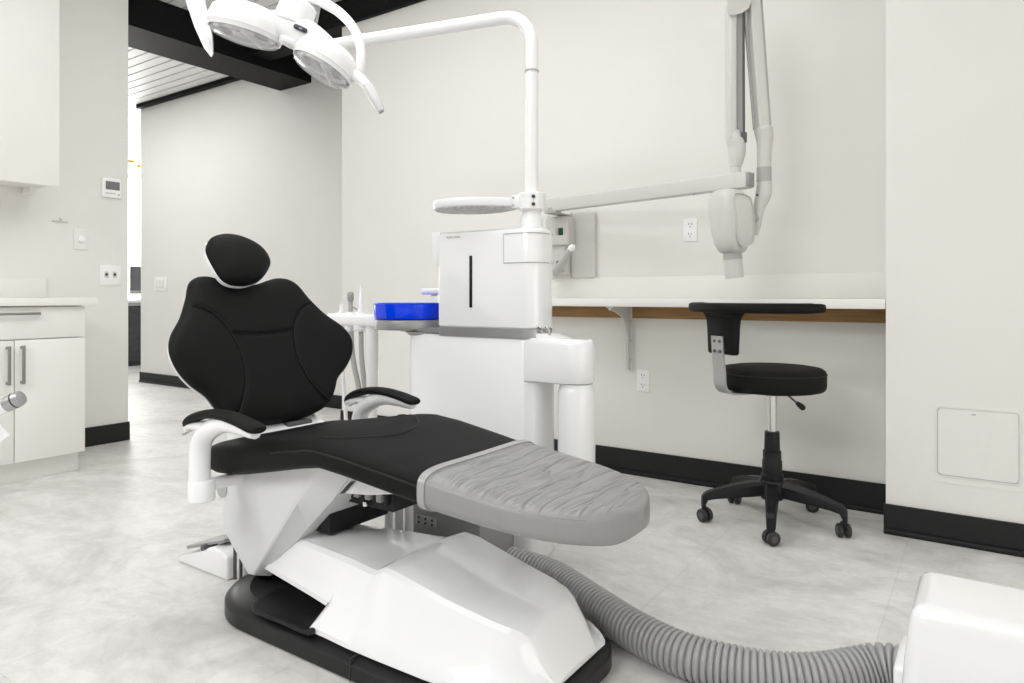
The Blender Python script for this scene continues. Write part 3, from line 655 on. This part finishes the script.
# ================================================================== WALL PLATES
def duplex(label, x, z, w=.072, h=.114, yw=3.33):
    t = thing('power_outlet', label, 'power outlet', (x, yw, z-h/2))
    bm = new(); rbox(bm, x-w/2, x+w/2, yw-.006, yw-.0003, z-h/2, z+h/2, .003); pl = obj('cover_plate', bm, M_outlet, t)
    for dz in (.024, -.024):
        bm = new(); prism(bm, [Vector((x+a, 0, z+dz+c)) for a, c in rrect(.034, .030, .010)], 'Y', yw-.008, yw-.005, .0006, 1); rc = obj('receptacle', bm, M_outlet, pl)
        for dx, hh in ((-.007, .009), (.007, .007)):
            bm = new(); rbox(bm, x+dx-.0014, x+dx+.0014, yw-.0085, yw-.0075, z+dz+.001, z+dz+.001+hh, 0); obj('slot', bm, M_dot, rc)
        bm = new(); lathe(bm, [(0, 0), (.0027, 0), (.0027, .001), (0, .001)], (x, yw-.0076, z+dz-.008), axis=(0, -1, 0), n=10); obj('ground_hole', bm, M_dot, rc)
    return t
duplex('white duplex power outlet above the wall counter, left of the hanging x-ray head', -1.205, 1.258)
duplex('white duplex power outlet below the wall counter, beside the shelf bracket', -1.456, .492)
sw = thing('light_switch', 'white triple light switch on the corridor wall behind the chair backrest', 'light switch', (-7.143, 3.9, .985))
bm = new(); rbox(bm, -7.26, -7.026, 3.893, 3.8997, .985, 1.13, .003); sp = obj('cover_plate', bm, M_outlet, sw)
for k in range(3):
    x = -7.143+(k-1)*.062; bm = new(); rbox(bm, x-.02, x+.02, 3.888, 3.894, 1.02, 1.10, .002); obj('rocker', bm, M_cab, sp)
XW = -4.57
th = thing('thermostat', 'white thermostat with grey screen high on the left wall', 'thermostat', (XW, 2.172, 1.552))
bm = new(); rbox(bm, XW+.0003, XW+.022, 2.112, 2.23, 1.552, 1.676, .006, 3); tb = obj('housing', bm, M_outlet, th)
bm = new(); rbox(bm, XW+.0215, XW+.0235, 2.131, 2.216, 1.601, 1.653, .001); obj('screen', bm, M_screen, tb)
bm = new(); rbox(bm, XW+.0215, XW+.0232, 2.131, 2.19, 1.575, 1.580, 0); lathe(bm, [(0, 0), (.006, 0), (.006, .001), (0, .001)], (XW+.022, 2.21, 1.572), axis=(1, 0, 0), n=12); obj('button_row', bm, M_lgrey, tb)
dm = thing('dimmer_switch', 'white rotary dimmer plate on the left wall, left of the jack plate', 'light switch', (XW, 1.995, 1.21))
bm = new(); rbox(bm, XW+.0003, XW+.007, 1.955, 2.037, 1.213, 1.340, .003); dp = obj('cover_plate', bm, M_cab, dm)
bm = new(); lathe(bm, [(0, 0), (.021, 0), (.019, .012), (.014, .014), (0, .014)], (XW+.006, 1.996, 1.278), axis=(1, 0, 0), n=24); obj('dial', bm, M_outlet, dp)
jk = thing('jack_plate', 'bright white plate with two dark jacks at the end of the left wall', 'wall socket', (XW, 2.167, .996))
bm = new(); rbox(bm, XW+.0003, XW+.007, 2.104, 2.232, .996, 1.126, .003); jp = obj('cover_plate', bm, M_outlet, jk)
for yy in (2.143, 2.193):
    bm = new(); rbox(bm, XW+.006, XW+.0085, yy-.012, yy+.012, 1.045, 1.085, .001); ji = obj('jack_insert', bm, M_offw, jp)
    bm = new(); prism(bm, [Vector((0, yy+a, 1.066+c)) for a, c in ((-.008, -.007), (.008, -.007), (.008, .003), (.003, .009), (-.003, .009), (-.008, .003))], 'X', XW+.0083, XW+.0095); obj('jack_hole', bm, M_dot, ji)
hkk = thing('wall_hook', 'small white double hook on the left wall below the upper cabinet', 'hook', (XW, 1.88, 1.375))
bm = new(); rbox(bm, XW+.0003, XW+.007, 1.838, 1.925, 1.372, 1.380, .002); obj('hook_rail', bm, M_offw, hkk)
bm = new(); tube(bm, cat([Vector((XW+.004, 1.88, 1.40)), Vector((XW+.012, 1.88, 1.385)), Vector((XW+.022, 1.88, 1.378)), Vector((XW+.025, 1.88, 1.39))], 4), .003, 8); obj('prong', bm, M_offw, hkk)
# access panel in the right wall
ap = thing('access_panel', 'square white access panel set low in the right hand wall', 'access panel', (-.022, 3.07, .25))
bm = new(); o_ = rrect(.258, .262, .016); i_ = rrect(.251, .255, .014); c_ = Vector((-.022, 3.07, .382))
for a, c in ((0, 1),):
    A = [Vector((c_.x+u, 3.0695, c_.z+v)) for u, v in o_]; B = [Vector((c_.x+u, 3.0665, c_.z+v)) for u, v in o_]; C_ = [Vector((c_.x+u, 3.0665, c_.z+v)) for u, v in i_]; D_ = [Vector((c_.x+u, 3.0685, c_.z+v)) for u, v in i_]
    skin_rings(bm, [A, B, C_, D_], cap=False)
rbox(bm, -.165, .121, 3.0685, 3.0697, .225, .229, 0)
fr = obj('frame_ring', bm, M_wall, ap)
bm = new(); prism(bm, [Vector((c_.x+u, 0, c_.z+v)) for u, v in rrect(.246, .250, .013)], 'Y', 3.0665, 3.0697, .001, 1); dr = obj('panel_door', bm, M_wall, ap)
bm = new(); tube(bm, [Vector((c_.x+u, 3.0672, c_.z+v)) for u, v in (list(rrect(.2495, .2535, .0135))[8:22])], .0011, 6); obj('shadow_gap', bm, M_lgrey, ap)
bm = new(); rbox(bm, c_.x-.018, c_.x-.004, 3.0655, 3.067, c_.z+.107, c_.z+.111, .0005); obj('latch', bm, M_lgrey, dr)

# ================================================================== X-RAY UNIT ON THE BACK WALL
xr = thing('dental_xray_unit', 'cream wall mounted dental x-ray arm with folded links and hanging tube head', 'x-ray machine', (-1.85, 3.33, 1.03))
bm = new(); rbox(bm, -2.03, -1.724, 3.30, 3.3297, 1.027, 1.387, .012, 3); wp = obj('wall_plate', bm, M_offw, xr)
bm = new(); rbox(bm, -1.869, -1.861, 3.296, 3.301, 1.03, 1.385, .001); obj('plate_seam', bm, M_lgrey, wp)
bm = new(); fa = at(552, 216, 'Y', 3.22); fb = at(568, 245, 'Y', 3.22)
rbox(bm, -1.985, fb.x, 3.22, 3.302, fb.z, fa.z-.004, .010, 3); rbox(bm, -1.97, fb.x-.03, 3.24, 3.302, 1.05, fb.z+.01, .008, 3); ct = obj('control_box', bm, M_offw, xr)
da, db = at(558.5, 228, 'Y', 3.219), at(563, 235, 'Y', 3.219)
bm = new(); rbox(bm, da.x, db.x, 3.217, 3.221, db.z, da.z, .001); obj('display', bm, M_green, ct)
bm = new(); q1, q2 = at(555.5, 228, 'Y', 3.219), at(558.3, 235, 'Y', 3.219); rbox(bm, q1.x, q2.x, 3.217, 3.221, q2.z, q1.z, .001); obj('key_panel', bm, M_lgrey, ct)
bm = new(); q1, q2 = at(569, 216, 'Y', 3.298), at(573, 226, 'Y', 3.298); rbox(bm, q1.x, q2.x, 3.296, 3.301, q2.z, q1.z, .001); obj('indicator', bm, M_lgrey, wp)
AP0 = Vector((-1.905, 3.17, 1.414)); AP1 = Vector((-.875, 2.945, 1.414)); ad = (AP1-AP0).normalized(); an = Vector((-ad.y, ad.x, 0))
bm = new(); lathe(bm, [(0, 1.372), (.045, 1.372), (.045, 1.384), (.03, 1.388), (.03, 1.40), (0, 1.40)], AP0*Vector((1, 1, 0)).x if False else (AP0.x, AP0.y, 0), n=24); rbox(bm, AP0.x-.03, AP0.x+.03, AP0.y-.02, 3.30, 1.368, 1.378, .004); obj('arm_pivot', bm, M_lgrey, xr)
bm = new(); mid = (AP0+AP1)/2; fbox(bm, mid, ad, an, UPZ, (AP1-AP0).length+.08, .05, .066, .006, 3); ha = obj('horizontal_arm', bm, M_offw, xr)
bm = new(); fbox(bm, AP1+ad*.042, ad, an, UPZ, .05, .054, .068, .006, 3); eb = obj('arm_end_block', bm, M_offw, ha)
bm = new(); fbox(bm, AP1+ad*.072, ad, an, UPZ, .014, .050, .060, .003, 2); fbox(bm, AP1+ad*.08-UPZ*.0, ad, an, UPZ, .003, .012, .012, .002); obj('end_cap', bm, M_mgrey, eb)
bm = new(); q1 = at(694, 192.5, 'Y', 2.97); lathe(bm, [(0, 0), (.005, 0), (.004, .006), (0, .006)], (q1.x, q1.y, 1.378), n=10); obj('screw', bm, M_mgrey, ha)
XD = 2.92
def P2(x, y_, dd=0): return D(x, y_, XD+dd)
bm = new(); tube(bm, [P2(736, 176), P2(736, 163)], .021, 18); tube(bm, [P2(736, 166.5), P2(736, 164.5)], .024, 18); obj('swivel_post', bm, M_offw, xr)
bm = new(); tube(bm, cat([P2(736, 167), P2(736.8, 158), P2(737, 147), P2(734, 138), P2(733.5, 131)], 6), [.026+.018*math.sin(PI*i/26) for i in range(25)], 20, flat=.8, up=R); obj('lower_knuckle', bm, M_offw, xr, sharp=60)
bm = new(); e1 = R; e2 = V
def link(x0, y0, x1, y1, w, t, m, dd=0, name='link', par=None, r=.006):
    a, b_ = P2(x0, y0, dd), P2(x1, y1, dd); ez = (b_-a).normalized(); ex = (R-ez*R.dot(ez)).normalized(); ey = ez.cross(ex)
    bm = new(); fbox(bm, (a+b_)/2, ex, ey, ez, w, t, (b_-a).length, r, 3); return obj(name, bm, m, par or xr)
lk = link(731.0, 140, 731.0, 4, .030, .066, M_offw, 0, 'lower_link')
link(737.5, 142, 737.0, 6, .030, .058, M_mgrey, .004, 'link_channel', lk); link(741.7, 142, 741.3, 6, .016, .050, M_dgrey, .006, 'link_rail', lk)
bm = new(); fbox(bm, P2(741.8, 139), R, V, UPZ, .024, .066, .045, .004); lathe(bm, [(0, 0), (.006, 0), (.006, .004), (0, .004)], P2(741.8, 136, -.034), axis=-V, n=12); obj('link_foot', bm, M_dgrey, lk)
uk = link(762.3, 132, 752.3, -6, .046, .062, M_offw, 0, 'upper_link')
link(767.2, 126, 758.0, -4, .016, .056, M_lgrey, .004, 'link_side', uk, .003); link(754.2, 130, 744.2, 10, .008, .012, M_lgrey, .0, 'tension_rod', uk, .003)
bm = new(); bmx = [(727, -12), (748, -12), (751.5, 0), (749, 8), (742, 13), (733, 15.5), (727.5, 14)]
A = [P2(x, y_, -.045) for x, y_ in bmx]; B = [P2(x, y_, .045) for x, y_ in bmx]; skin_rings(bm, [sc(A, .9), A, B, sc(B, .9)]); obj('elbow_cover', bm, M_offw, xr, sharp=30)
bm = new(); fbox(bm, P2(757.5, 0), R, V, UPZ, .022, .05, .05, .004); obj('elbow_cap', bm, M_mgrey, xr)
bm = new(); tube(bm, cat([P2(762.5, 126), P2(764.2, 134), P2(764.8, 143), P2(764.2, 154), P2(764, 168)], 6), [.026, .034, .037, .0385, .0385, .038, .0375, .037, .0365, .036, .035, .034, .033, .0325, .032, .0315, .031, .0305, .030, .030, .0295, .0295, .029, .029, .029], 20, up=V); nk = obj('neck', bm, M_offw, xr, sharp=60)
bm = new(); tube(bm, [P2(764, 167.5), P2(764, 182)], .0300, 24); obj('neck_band', bm, M_lgrey, nk)
bm = new(); yp = cat([P2(764, 181), P2(764.2, 188), P2(763, 196), P2(759.5, 206), P2(757.5, 216), P2(757, 226), P2(755.5, 235)], 6)
tube(bm, yp, [.029+.004*math.sin(PI*min(1, i/18))-.018*max(0, (i-12)/24)**1.1 for i in range(len(yp))], 18, up=V); yo = obj('head_yoke', bm, M_offw, xr, sharp=60)
bm = new(); tube(bm, [P2(757.3, 195, -.03), P2(757.3, 195, -.033)], .005, 10); obj('yoke_screw', bm, M_dot, yo)
bm = new(); tube(bm, [P2(757, 218), P2(745, 220)], .022, 18); obj('head_pivot', bm, M_lgrey, yo)
# tube head: rounded pod
hx = (R*.94+V*.34).normalized(); hy = (V*.94-R*.34).normalized(); hz = (UPZ*.99-R*.09).normalized()
hc_ = P2(729.3, 220); rg = []
KX = .79
for t, sx_, sy_ in ((-.142, .035, .035), (-.138, .052, .048), (-.128, .064, .056), (-.105, .076, .066), (-.06, .084, .074), (0, .087, .078), (.05, .087, .078), (.09, .084, .074), (.112, .074, .066), (.124, .058, .05), (.129, .03, .028), (.130, .004, .004)):
    ring = []
    for j in range(40):
        a = 2*PI*j/40; c, s = math.cos(a), math.sin(a)
        ring.append(hc_+hx*sx_*KX*math.copysign(abs(c)**.7, c)+hy*sy_*math.copysign(abs(s)**.7, s)+hz*t)
    rg.append(ring)
bm = new(); skin_rings(bm, rg); th_ = obj('tube_head', bm, M_offw, xr, sharp=60)
bm = new(); o_ = [(-.048, .10), (.040, .10), (.058, .07), (.062, 0), (.056, -.07), (.040, -.112), (-.02, -.125), (-.045, -.09), (-.05, 0)]
o_ = [(p.x, p.y) for p in cat([Vector((a*.82+.012, c*.95)) for a, c in o_], 6, True)]
pillow(bm, o_, lambda u, v, w: hc_+hx*u+hz*v-hy*(w+.062+.012*(1-(v/.14)**2)), .012, centre=(.012, 0), n=80, rings=14, pw=3); obj('side_panel', bm, M_offw, th_, sharp=60)
cb_ = hc_-hz*.138; 
bm = new(); lathe(bm, [(0, 0), (.039, 0), (.039, -.03), (0, -.03)], cb_, hz, 32); obj('collimator_ring', bm, M_lgrey, th_)
bm = new(); lathe(bm, [(0, -.03), (.038, -.03), (.038, -.108), (.035, -.109), (.033, -.10), (0, -.10)], cb_, hz, 32); cn = obj('cone', bm, M_offw, th_)
bm = new(); lathe(bm, [(0, -.1005), (.0335, -.1005), (.0335, -.1025), (0, -.1025)], cb_, hz, 32); obj('cone_opening', bm, M_mgrey, cn)
# exposure handset hanging on the control box
hs = thing('exposure_handset', 'grey exposure handset with white button hooked on the x-ray control box', 'handset', tuple(at(560, 265, 'Y', 3.17)))
a, b_ = at(554, 275, 'Y', 3.18), at(573.5, 245, 'Y', 3.18); hp = [a, a.lerp(b_, .25), a.lerp(b_, .4), a.lerp(b_, .85)]
bm = new(); tube(bm, hp, [.022, .026, .018, .017], 16); obj('grip', bm, M_lgrey, hs, sharp=60)
bm = new(); tube(bm, [a.lerp(b_, .84), a.lerp(b_, .93), a.lerp(b_, 1.0)], [.0185, .0185, .011], 16); obj('button_end', bm, M_white, hs, sharp=60)
bm = new(); rbox(bm, at(557, 262, 'Y', 3.2).x, at(560, 262, 'Y', 3.2).x, 3.19, 3.245, at(557, 268, 'Y', 3.2).z, at(557, 261, 'Y', 3.2).z, .003); obj('cradle', bm, M_dgrey, hs)

# ================================================================== STOOL
SX, SY = -.719, 2.939
st = thing('assistant_stool', 'black round assistant stool on five casters with curved torso bar', 'stool', (SX, SY, 0))
bm = new(); lathe(bm, [(0, .545), (.18, .545), (.196, .549), (.204, .559), (.206, .573), (.206, .614), (.202, .628), (.19, .637), (.16, .642), (0, .644)], (SX, SY, 0), n=64); s_ = obj('seat', bm, M_leath, st, sharp=60)
bm = new(); tube(bm, [Vector((SX+.2065*math.cos(2*PI*k/64), SY+.2065*math.sin(2*PI*k/64), .616)) for k in range(65)], .0022, 6); obj('seam', bm, M_seam, s_)
bm = new(); lathe(bm, [(0, .555), (.085, .555), (.08, .545), (.055, .530), (.03, .522), (0, .520)], (SX, SY, 0), n=32); pc_ = obj('seat_plate', bm, M_satin, st)
bm = new(); lp = [Vector((SX, SY, .54)), Vector((SX, SY, .54))+R*.05+UPZ*-.005, Vector((SX, SY, .478))+R*.118]
tube(bm, lp, .0045, 8); lv = obj('height_lever', bm, M_dgrey, st)
bm = new(); tube(bm, [lp[2]-(lp[2]-lp[1])*.25, lp[2], lp[2]+(lp[2]-lp[1])*.15, lp[2]+(lp[2]-lp[1])*.22], [.008, .012, .012, .006], 12); obj('lever_grip', bm, M_black, lv)
bm = new(); lathe(bm, [(0, .36), (.0185, .36), (.0185, .53), (0, .53)], (SX, SY, 0), n=24); obj('gas_lift', bm, M_chrome, st)
bm = new(); lathe(bm, [(0, .16), (.040, .16), (.044, .168), (.044, .20), (.039, .204), (.039, .255), (.036, .26), (.036, .295), (.031, .30), (.029, .375), (0, .376)], (SX, SY, 0), n=32); obj('column_cover', bm, M_black, st)
bm = new(); lathe(bm, [(0, .10), (.042, .10), (.052, .115), (.054, .165), (.048, .178), (0, .18)], (SX, SY, 0), n=32); obj('base_hub', bm, M_black, st)
def star_leg(a):
    d = Vector((math.cos(a), math.sin(a), 0)); w = Vector((-d.y, d.x, 0)); O = Vector((SX, SY, 0))
    rings = []
    for r, zt, zb, hw in ((.02, .172, .118, .026), (.08, .170, .112, .026), (.16, .155, .105, .023), (.23, .135, .098, .020), (.262, .124, .092, .019), (.276, .114, .064, .017), (.284, .104, .058, .014)):
        rings.append([O+d*r+w*a_*hw+UPZ*z for a_, z in ((-1, zb), (1, zb), (1, zt-.014), (.72, zt), (-.72, zt), (-1, zt-.014))])
    bm = new(); skin_rings(bm, rings); lg = obj('leg', bm, M_black, st, sharp=25)
    c = O+d*.272; yaw = a+.6; e = Vector((math.cos(yaw), math.sin(yaw), 0))
    for s in (-1, 1):
        bm = new(); lathe(bm, [(0, -.009), (.022, -.009), (.027, -.005), (.027, .005), (.022, .009), (0, .010)], c+e*s*.015+UPZ*.027, axis=e*s, n=24); wh = obj('caster', bm, M_wheel, lg)
        bm = new(); lathe(bm, [(0, .009), (.014, .009), (.012, .0115), (0, .012)], c+e*s*.015+UPZ*.027, axis=e*s, n=20); obj('caster_cap', bm, M_wcap, wh)
    bm = new(); lathe(bm, [(0, 0), (.006, 0), (.006, .03), (0, .03)], c+UPZ*.035, n=10); rbox(bm, c.x-.013, c.x+.013, c.y-.013, c.y+.013, .036, .060, .006, 2); obj('caster_fork', bm, M_black, lg)
for k in range(5): star_leg(math.radians(211+72*k))
# bracket, back stem and curved torso bar
BD = (-R*.93-V*.37).normalized(); BW = Vector((-BD.y, BD.x, 0)); SO = Vector((SX, SY, 0))
pp_ = cat([SO+BD*.09+UPZ*.541, SO+BD*.19+UPZ*.541, SO+BD*.235+UPZ*.548, SO+BD*.258+UPZ*.575, SO+BD*.263+UPZ*.63, SO+BD*.270+UPZ*.70, SO+BD*.275+UPZ*.772], 6)
bm = new(); ribbon(bm, pp_, .070, .006, BW); bk = obj('back_bracket', bm, M_satin, st, sharp=40)
for zz in (.712, .752):
    for q_ in (-1, 1):
        c = SO+BD*(.274+.0025)+UPZ*zz+BW*q_*.016; bm = new(); lathe(bm, [(0, -.002), (.007, -.002), (.006, .003), (0, .004)], c, axis=BD, n=12); obj('bolt', bm, M_dgrey, bk)
rings = []
for z, w_, t_ in ((.700, .150, .010), (.706, .158, .016), (.74, .160, .017), (.80, .168, .017), (.835, .178, .017), (.852, .20, .017), (.866, .235, .017), (.872, .245, .012)):
    c = SO+BD*.252+BW*.008+UPZ*z
    rings.append([c+BW*a_*w_*.5+BD*c_*t_ for a_, c_ in ((-1, -.6), (-.93, -1), (.93, -1), (1, -.6), (1, .6), (.93, 1), (-.93, 1), (-1, .6))])
bm = new(); skin_rings(bm, rings); obj('back_stem', bm, M_leath, st, sharp=50)
ar = .308; a0_ = math.atan2(BD.y, BD.x); arc = []
for k in range(49):
    a = a0_-math.radians(72)+math.radians(155)*k/48
    arc.append(Vector((SX+ar*math.cos(a), SY+ar*math.sin(a), .884)))
rings = []
for i, p in enumerate(arc):
    T = (arc[min(i+1, 48)]-arc[max(i-1, 0)]).normalized(); nn = Vector((-T.y, T.x, 0)); q_ = 1 if 2 < i < 46 else (.8 if i in (1, 2, 46, 47) else .5)
    rings.append([p+nn*.024*math.copysign(abs(math.cos(2*PI*j/20))**.6, math.cos(2*PI*j/20))*q_+UPZ*.0195*math.copysign(abs(math.sin(2*PI*j/20))**.6, math.sin(2*PI*j/20))*(.5+.5*q_) for j in range(20)])
bm = new(); skin_rings(bm, rings); obj('torso_bar', bm, M_leath, st, sharp=60)

# ================================================================== SUCTION HOSE AND BOX
bx_ = thing('suction_box', 'white suction cabinet with sloping sides at the lower right', 'dental equipment', (.12, 1.75, 0))
def bsec(x0, x1, y0, y1, r, z): return plan(x0, x1, y0, y1, r, r, r, z, 6)
bm = new(); skin_rings(bm, [bsec(-.148, .42, 1.566, 1.848, .03, .004), bsec(-.147, .42, 1.567, 1.847, .03, .02), bsec(-.135, .41, 1.574, 1.838, .03, .19), bsec(-.1245, .40, 1.5805, 1.832, .028, .282), bsec(-.1205, .397, 1.5845, 1.829, .026, .296), bsec(-.114, .39, 1.592, 1.823, .022, .3055), bsec(-.104, .38, 1.604, 1.813, .018, .310), bsec(-.09, .365, 1.62, 1.80, .012, .311)])
obj('cabinet_body', bm, M_shell, bx_, sharp=50)
bm = new(); rbox(bm, -.160, -.125, 1.655, 1.835, .012, .150, .012, 3); obj('port_plate', bm, M_white, bx_)
hz_ = [(-.145, 1.785, .085), (-.19, 1.782, .081), (-.235, 1.76, .070), (-.31, 1.70, .060), (-.405, 1.655, .055), (-.505, 1.632, .054), (-.614, 1.628, .054), (-.757, 1.672, .054), (-.90, 1.742, .054), (-1.0, 1.795, .054), (-1.12, 1.85, .054), (-1.28, 1.865, .054)]
hp = resample(cat(hz_, 12), 1121, closed=False); n_ = len(hp); RB = 80
rad = []
for i in range(n_):
    ph = (i/(n_-1)*RB) % 1; rad.append(.0510+.0012*math.cos(2*PI*ph)-.0062*(math.exp(-((ph-.5)/.13)**2)))
bm = new(); tube(bm, hp, rad, 28); tag(obj('suction_hose', bm, M_hose, loc=(-.6, 1.64, 0), sharp=60), 'thick grey corrugated hose curving over the floor from chair base to white box', 'hose')

# ================================================================== LEFT CABINETRY
cb = thing('base_cabinet', 'white base cabinet with drawer and two doors on the left wall', 'cabinet', (-4.25, 1.42, 0))
bm = new(); rbox(bm, -4.569, -3.962, 1.05, 1.736, .105, .879, .001); obj('carcass', bm, M_cab, cb)
bm = new(); rbox(bm, -4.569, -4.0, 1.05, 1.734, 0, .105, .001); obj('toe_kick', bm, M_cab, cb)
bm = new(); rbox(bm, -3.960, -3.94, 1.098, 1.742, .716, .874, .0015); dw = obj('drawer', bm, M_cab, cb)
def bar_handle(par, pts, r=.0075):
    bm = new(); a, b_ = Vector(pts[0]), Vector(pts[1]); d = (b_-a).normalized(); o = Vector((-.028, 0, 0))
    fbox(bm, (a+b_)/2, Vector((1, 0, 0)), d.cross(Vector((1, 0, 0))), d, .010, .013, (b_-a).length, .002)
    for p in (a+d*.008, b_-d*.008): fbox(bm, p+o*.5, Vector((1, 0, 0)), d.cross(Vector((1, 0, 0))), d, .030, .012, .012, .001)
    obj('handle', bm, M_handle, par)
bar_handle(dw, [(-3.912, 1.315, .842), (-3.912, 1.523, .842)])
for y0, y1, hy_ in ((1.098, 1.4165, 1.388), (1.4205, 1.742, 1.449)):
    bm = new(); rbox(bm, -3.960, -3.94, y0, y1, .107, .711, .0015); dd = obj('door', bm, M_cab, cb); bar_handle(dd, [(-3.912, hy_, .495), (-3.912, hy_, .685)])
wt = thing('worktop', 'white worktop with backsplash over the left base cabinet', 'countertop', (-4.25, 1.4, .88))
bm = new(); rbox(bm, -4.569, -3.912, 1.0, 1.795, .8805, .921, .003); obj('slab', bm, M_cab, wt)
bm = new(); rbox(bm, -4.569, -4.552, 1.0, 1.802, .921, 1.036, .002); obj('backsplash', bm, M_cab, wt)
uc = thing('wall_cabinet', 'white upper cabinet high on the left wall above the worktop', 'cabinet', (-4.4, 1.4, 1.53))
bm = new(); rbox(bm, -4.569, -4.262, 1.0, 1.737, 1.55, 2.85, .001); obj('carcass', bm, M_cab, uc)
bm = new(); rbox(bm, -4.260, -4.24, 1.0, 1.743, 1.536, 2.85, .0015); obj('door', bm, M_cab, uc)
bm = new(); rbox(bm, -4.569, -4.45, 1.68, 1.70, 1.515, 1.55, .001); obj('light_rail', bm, M_cab, uc)

# white instrument arm of a cart that stands just left of the frame
ia = thing('instrument_cart', 'white tubular handle with chrome end poking in at the left edge', 'dental cart', (-1.98, .43, 0))
a0 = D(-110, 462, 1.5); a1 = D(22, 397, 1.5)
bm = new(); tube(bm, [a0, a0.lerp(a1, .5), a0.lerp(a1, .9)], .0165, 20); hb = obj('handle_tube', bm, M_white, ia)
bm = new(); tube(bm, [a0.lerp(a1, .885), a0.lerp(a1, .975), a0.lerp(a1, .995), a1], [.0172, .0172, .015, .009], 20); obj('metal_end', bm, M_satin, hb)
bm = new(); tube(bm, [a0.lerp(a1, .945), a0.lerp(a1, .955)], .0177, 20); obj('dark_ring', bm, M_dot, hb)
bm = new(); p = a0.lerp(a1, .83)-V*.0165; lathe(bm, [(0, 0), (.004, 0), (.004, .002), (0, .002)], p, axis=-V, n=12); obj('screw', bm, M_mgrey, hb)
bm = new(); tube(bm, [D(-70, 375, 1.53), D(-8, 428, 1.53), D(6, 440, 1.53)], [.017, .017, .013], 18); obj('side_tube', bm, M_white, ia)
pb = D(-90, 430, 1.52); bm = new(); tube(bm, [Vector((pb.x, pb.y, .03)), Vector((pb.x, pb.y, .80))], .03, 20); obj('post', bm, M_white, ia)
bm = new(); lathe(bm, [(0, 0), (.17, 0), (.18, .01), (.16, .035), (.03, .05), (0, .05)], (pb.x, pb.y, 0), n=32); obj('foot', bm, M_white, ia)

# ================================================================== FAR ROOM SEEN PAST THE CORRIDOR
dk = thing('desk', 'grey fronted reception desk with white top beyond the corridor', 'desk', (-9.6, 5.0, 0))
bm = new(); rbox(bm, -9.9, -9.3, 4.3, 5.6, .06, .84, .003); rbox(bm, -9.86, -9.34, 4.34, 5.56, 0, .06, 0); obj('front_panel', bm, M_desk, dk)
bm = new(); rbox(bm, -9.95, -9.26, 4.25, 5.65, .84, .875, .003); obj('desk_top', bm, M_outlet, dk)
bm = new(); rbox(bm, -9.30, -9.285, 4.32, 5.58, .80, .838, .001); obj('desk_rail', bm, M_lgrey, dk)
def monitor(label, x, y0, y1, z0, z1):
    t = thing('monitor', label, 'monitor', (x, (y0+y1)/2, .875))
    bm = new(); rbox(bm, x-.04, x, y0, y1, z0, z1, .006); s_ = obj('screen', bm, M_screen, t)
    bm = new(); rbox(bm, x-.12, x+.06, (y0+y1)/2-.11, (y0+y1)/2+.11, .875, .89, .003); rbox(bm, x-.05, x-.035, (y0+y1)/2-.03, (y0+y1)/2+.03, .88, z0+.05, .002); obj('stand', bm, M_dgrey, t)
    bm = new(); rbox(bm, x-.005, x+.004, y0, y1, z0, z0+.05, .002); obj('chin', bm, M_lgrey, s_)
monitor('dark grey monitor standing on the far reception desk', -9.42, 4.735, 5.2, .955, 1.33)
yr = thing('hanging_rail', 'yellow rails hanging from the ceiling in front of the bright far window', 'rail', (-9.9, 5.1, 2.7))
for (x0, x1, y_) in ((122, 134, 160), (137, 150, 166)):
    a, b_ = at(x0, y_, 'X', -9.9), at(x1, y_, 'X', -9.9); bm = new(); rbox(bm, -9.92, -9.88, a.y, b_.y, a.z-.018, a.z+.018, .003); rl = obj('rail_bar', bm, M_yellow, yr)
    bm = new(); tube(bm, [Vector((-9.9, (a.y if x0 < 130 else b_.y)+(.03 if x0 < 130 else -.03), a.z)), Vector((-9.9, (a.y if x0 < 130 else b_.y)+(.03 if x0 < 130 else -.03), 2.995))], .006, 8); obj('hanger', bm, M_outlet, rl)

# ================================================================== LIGHT
def area(name, loc, rot, sx, sy, e, col=(1, 1, 1)):
    ld = bpy.data.lights.new(name, 'AREA'); ld.shape = 'RECTANGLE'; ld.size = sx; ld.size_y = sy; ld.energy = e; ld.color = col
    o = bpy.data.objects.new(name, ld); COL.objects.link(o); o.location = loc; o.rotation_euler = rot; return o
area('ceiling_fill_light', (-1.0, .7, 2.97), (0, 0, 0), 2.4, 1.6, 18)  # unseen fill added below the ceiling, strength fitted to surface brightness
area('ceiling_fill_light', (-2.0, -1.9, 2.97), (0, 0, 0), 2.4, 1.4, 98)  # added fill behind the camera, strongest of the fitted ceiling fills
area('ceiling_fill_light', (-2.2, 1.9, 2.97), (0, 0, 0), 2.6, 1.2, 24)  # added fill over the chair, no such lamp known
area('corridor_fill_light', (-6.5, 2.6, 2.97), (0, 0, 0), 2.4, .8, 34)  # no lamp known here; added to brighten the corridor wall
area('far_window_light', (-11.955, 6.0, 1.6), (0, -PI/2, 0), 2.6, 4.5, 120, (1, .99, .97))
area('side_fill_light', (3.15, .4, 1.4), (0, PI/2, 0), 2.2, 3.4, 32, (1, .995, .985))  # no window on this side; fill added to light the left wall
SC.cycles.max_bounces = 16; SC.cycles.diffuse_bounces = 10; SC.cycles.glossy_bounces = 6; SC.cycles.transmission_bounces = 10
w = bpy.data.worlds.new('world'); SC.world = w; w.use_nodes = True
bg = w.node_tree.nodes['Background']; bg.inputs['Color'].default_value = (1, .995, .985, 1); bg.inputs['Strength'].default_value = .35
vs = SC.view_settings; vs.view_transform = 'Standard'; vs.look = 'None'; vs.gamma = 1; vs.exposure = 0.2; vs.use_curve_mapping = False
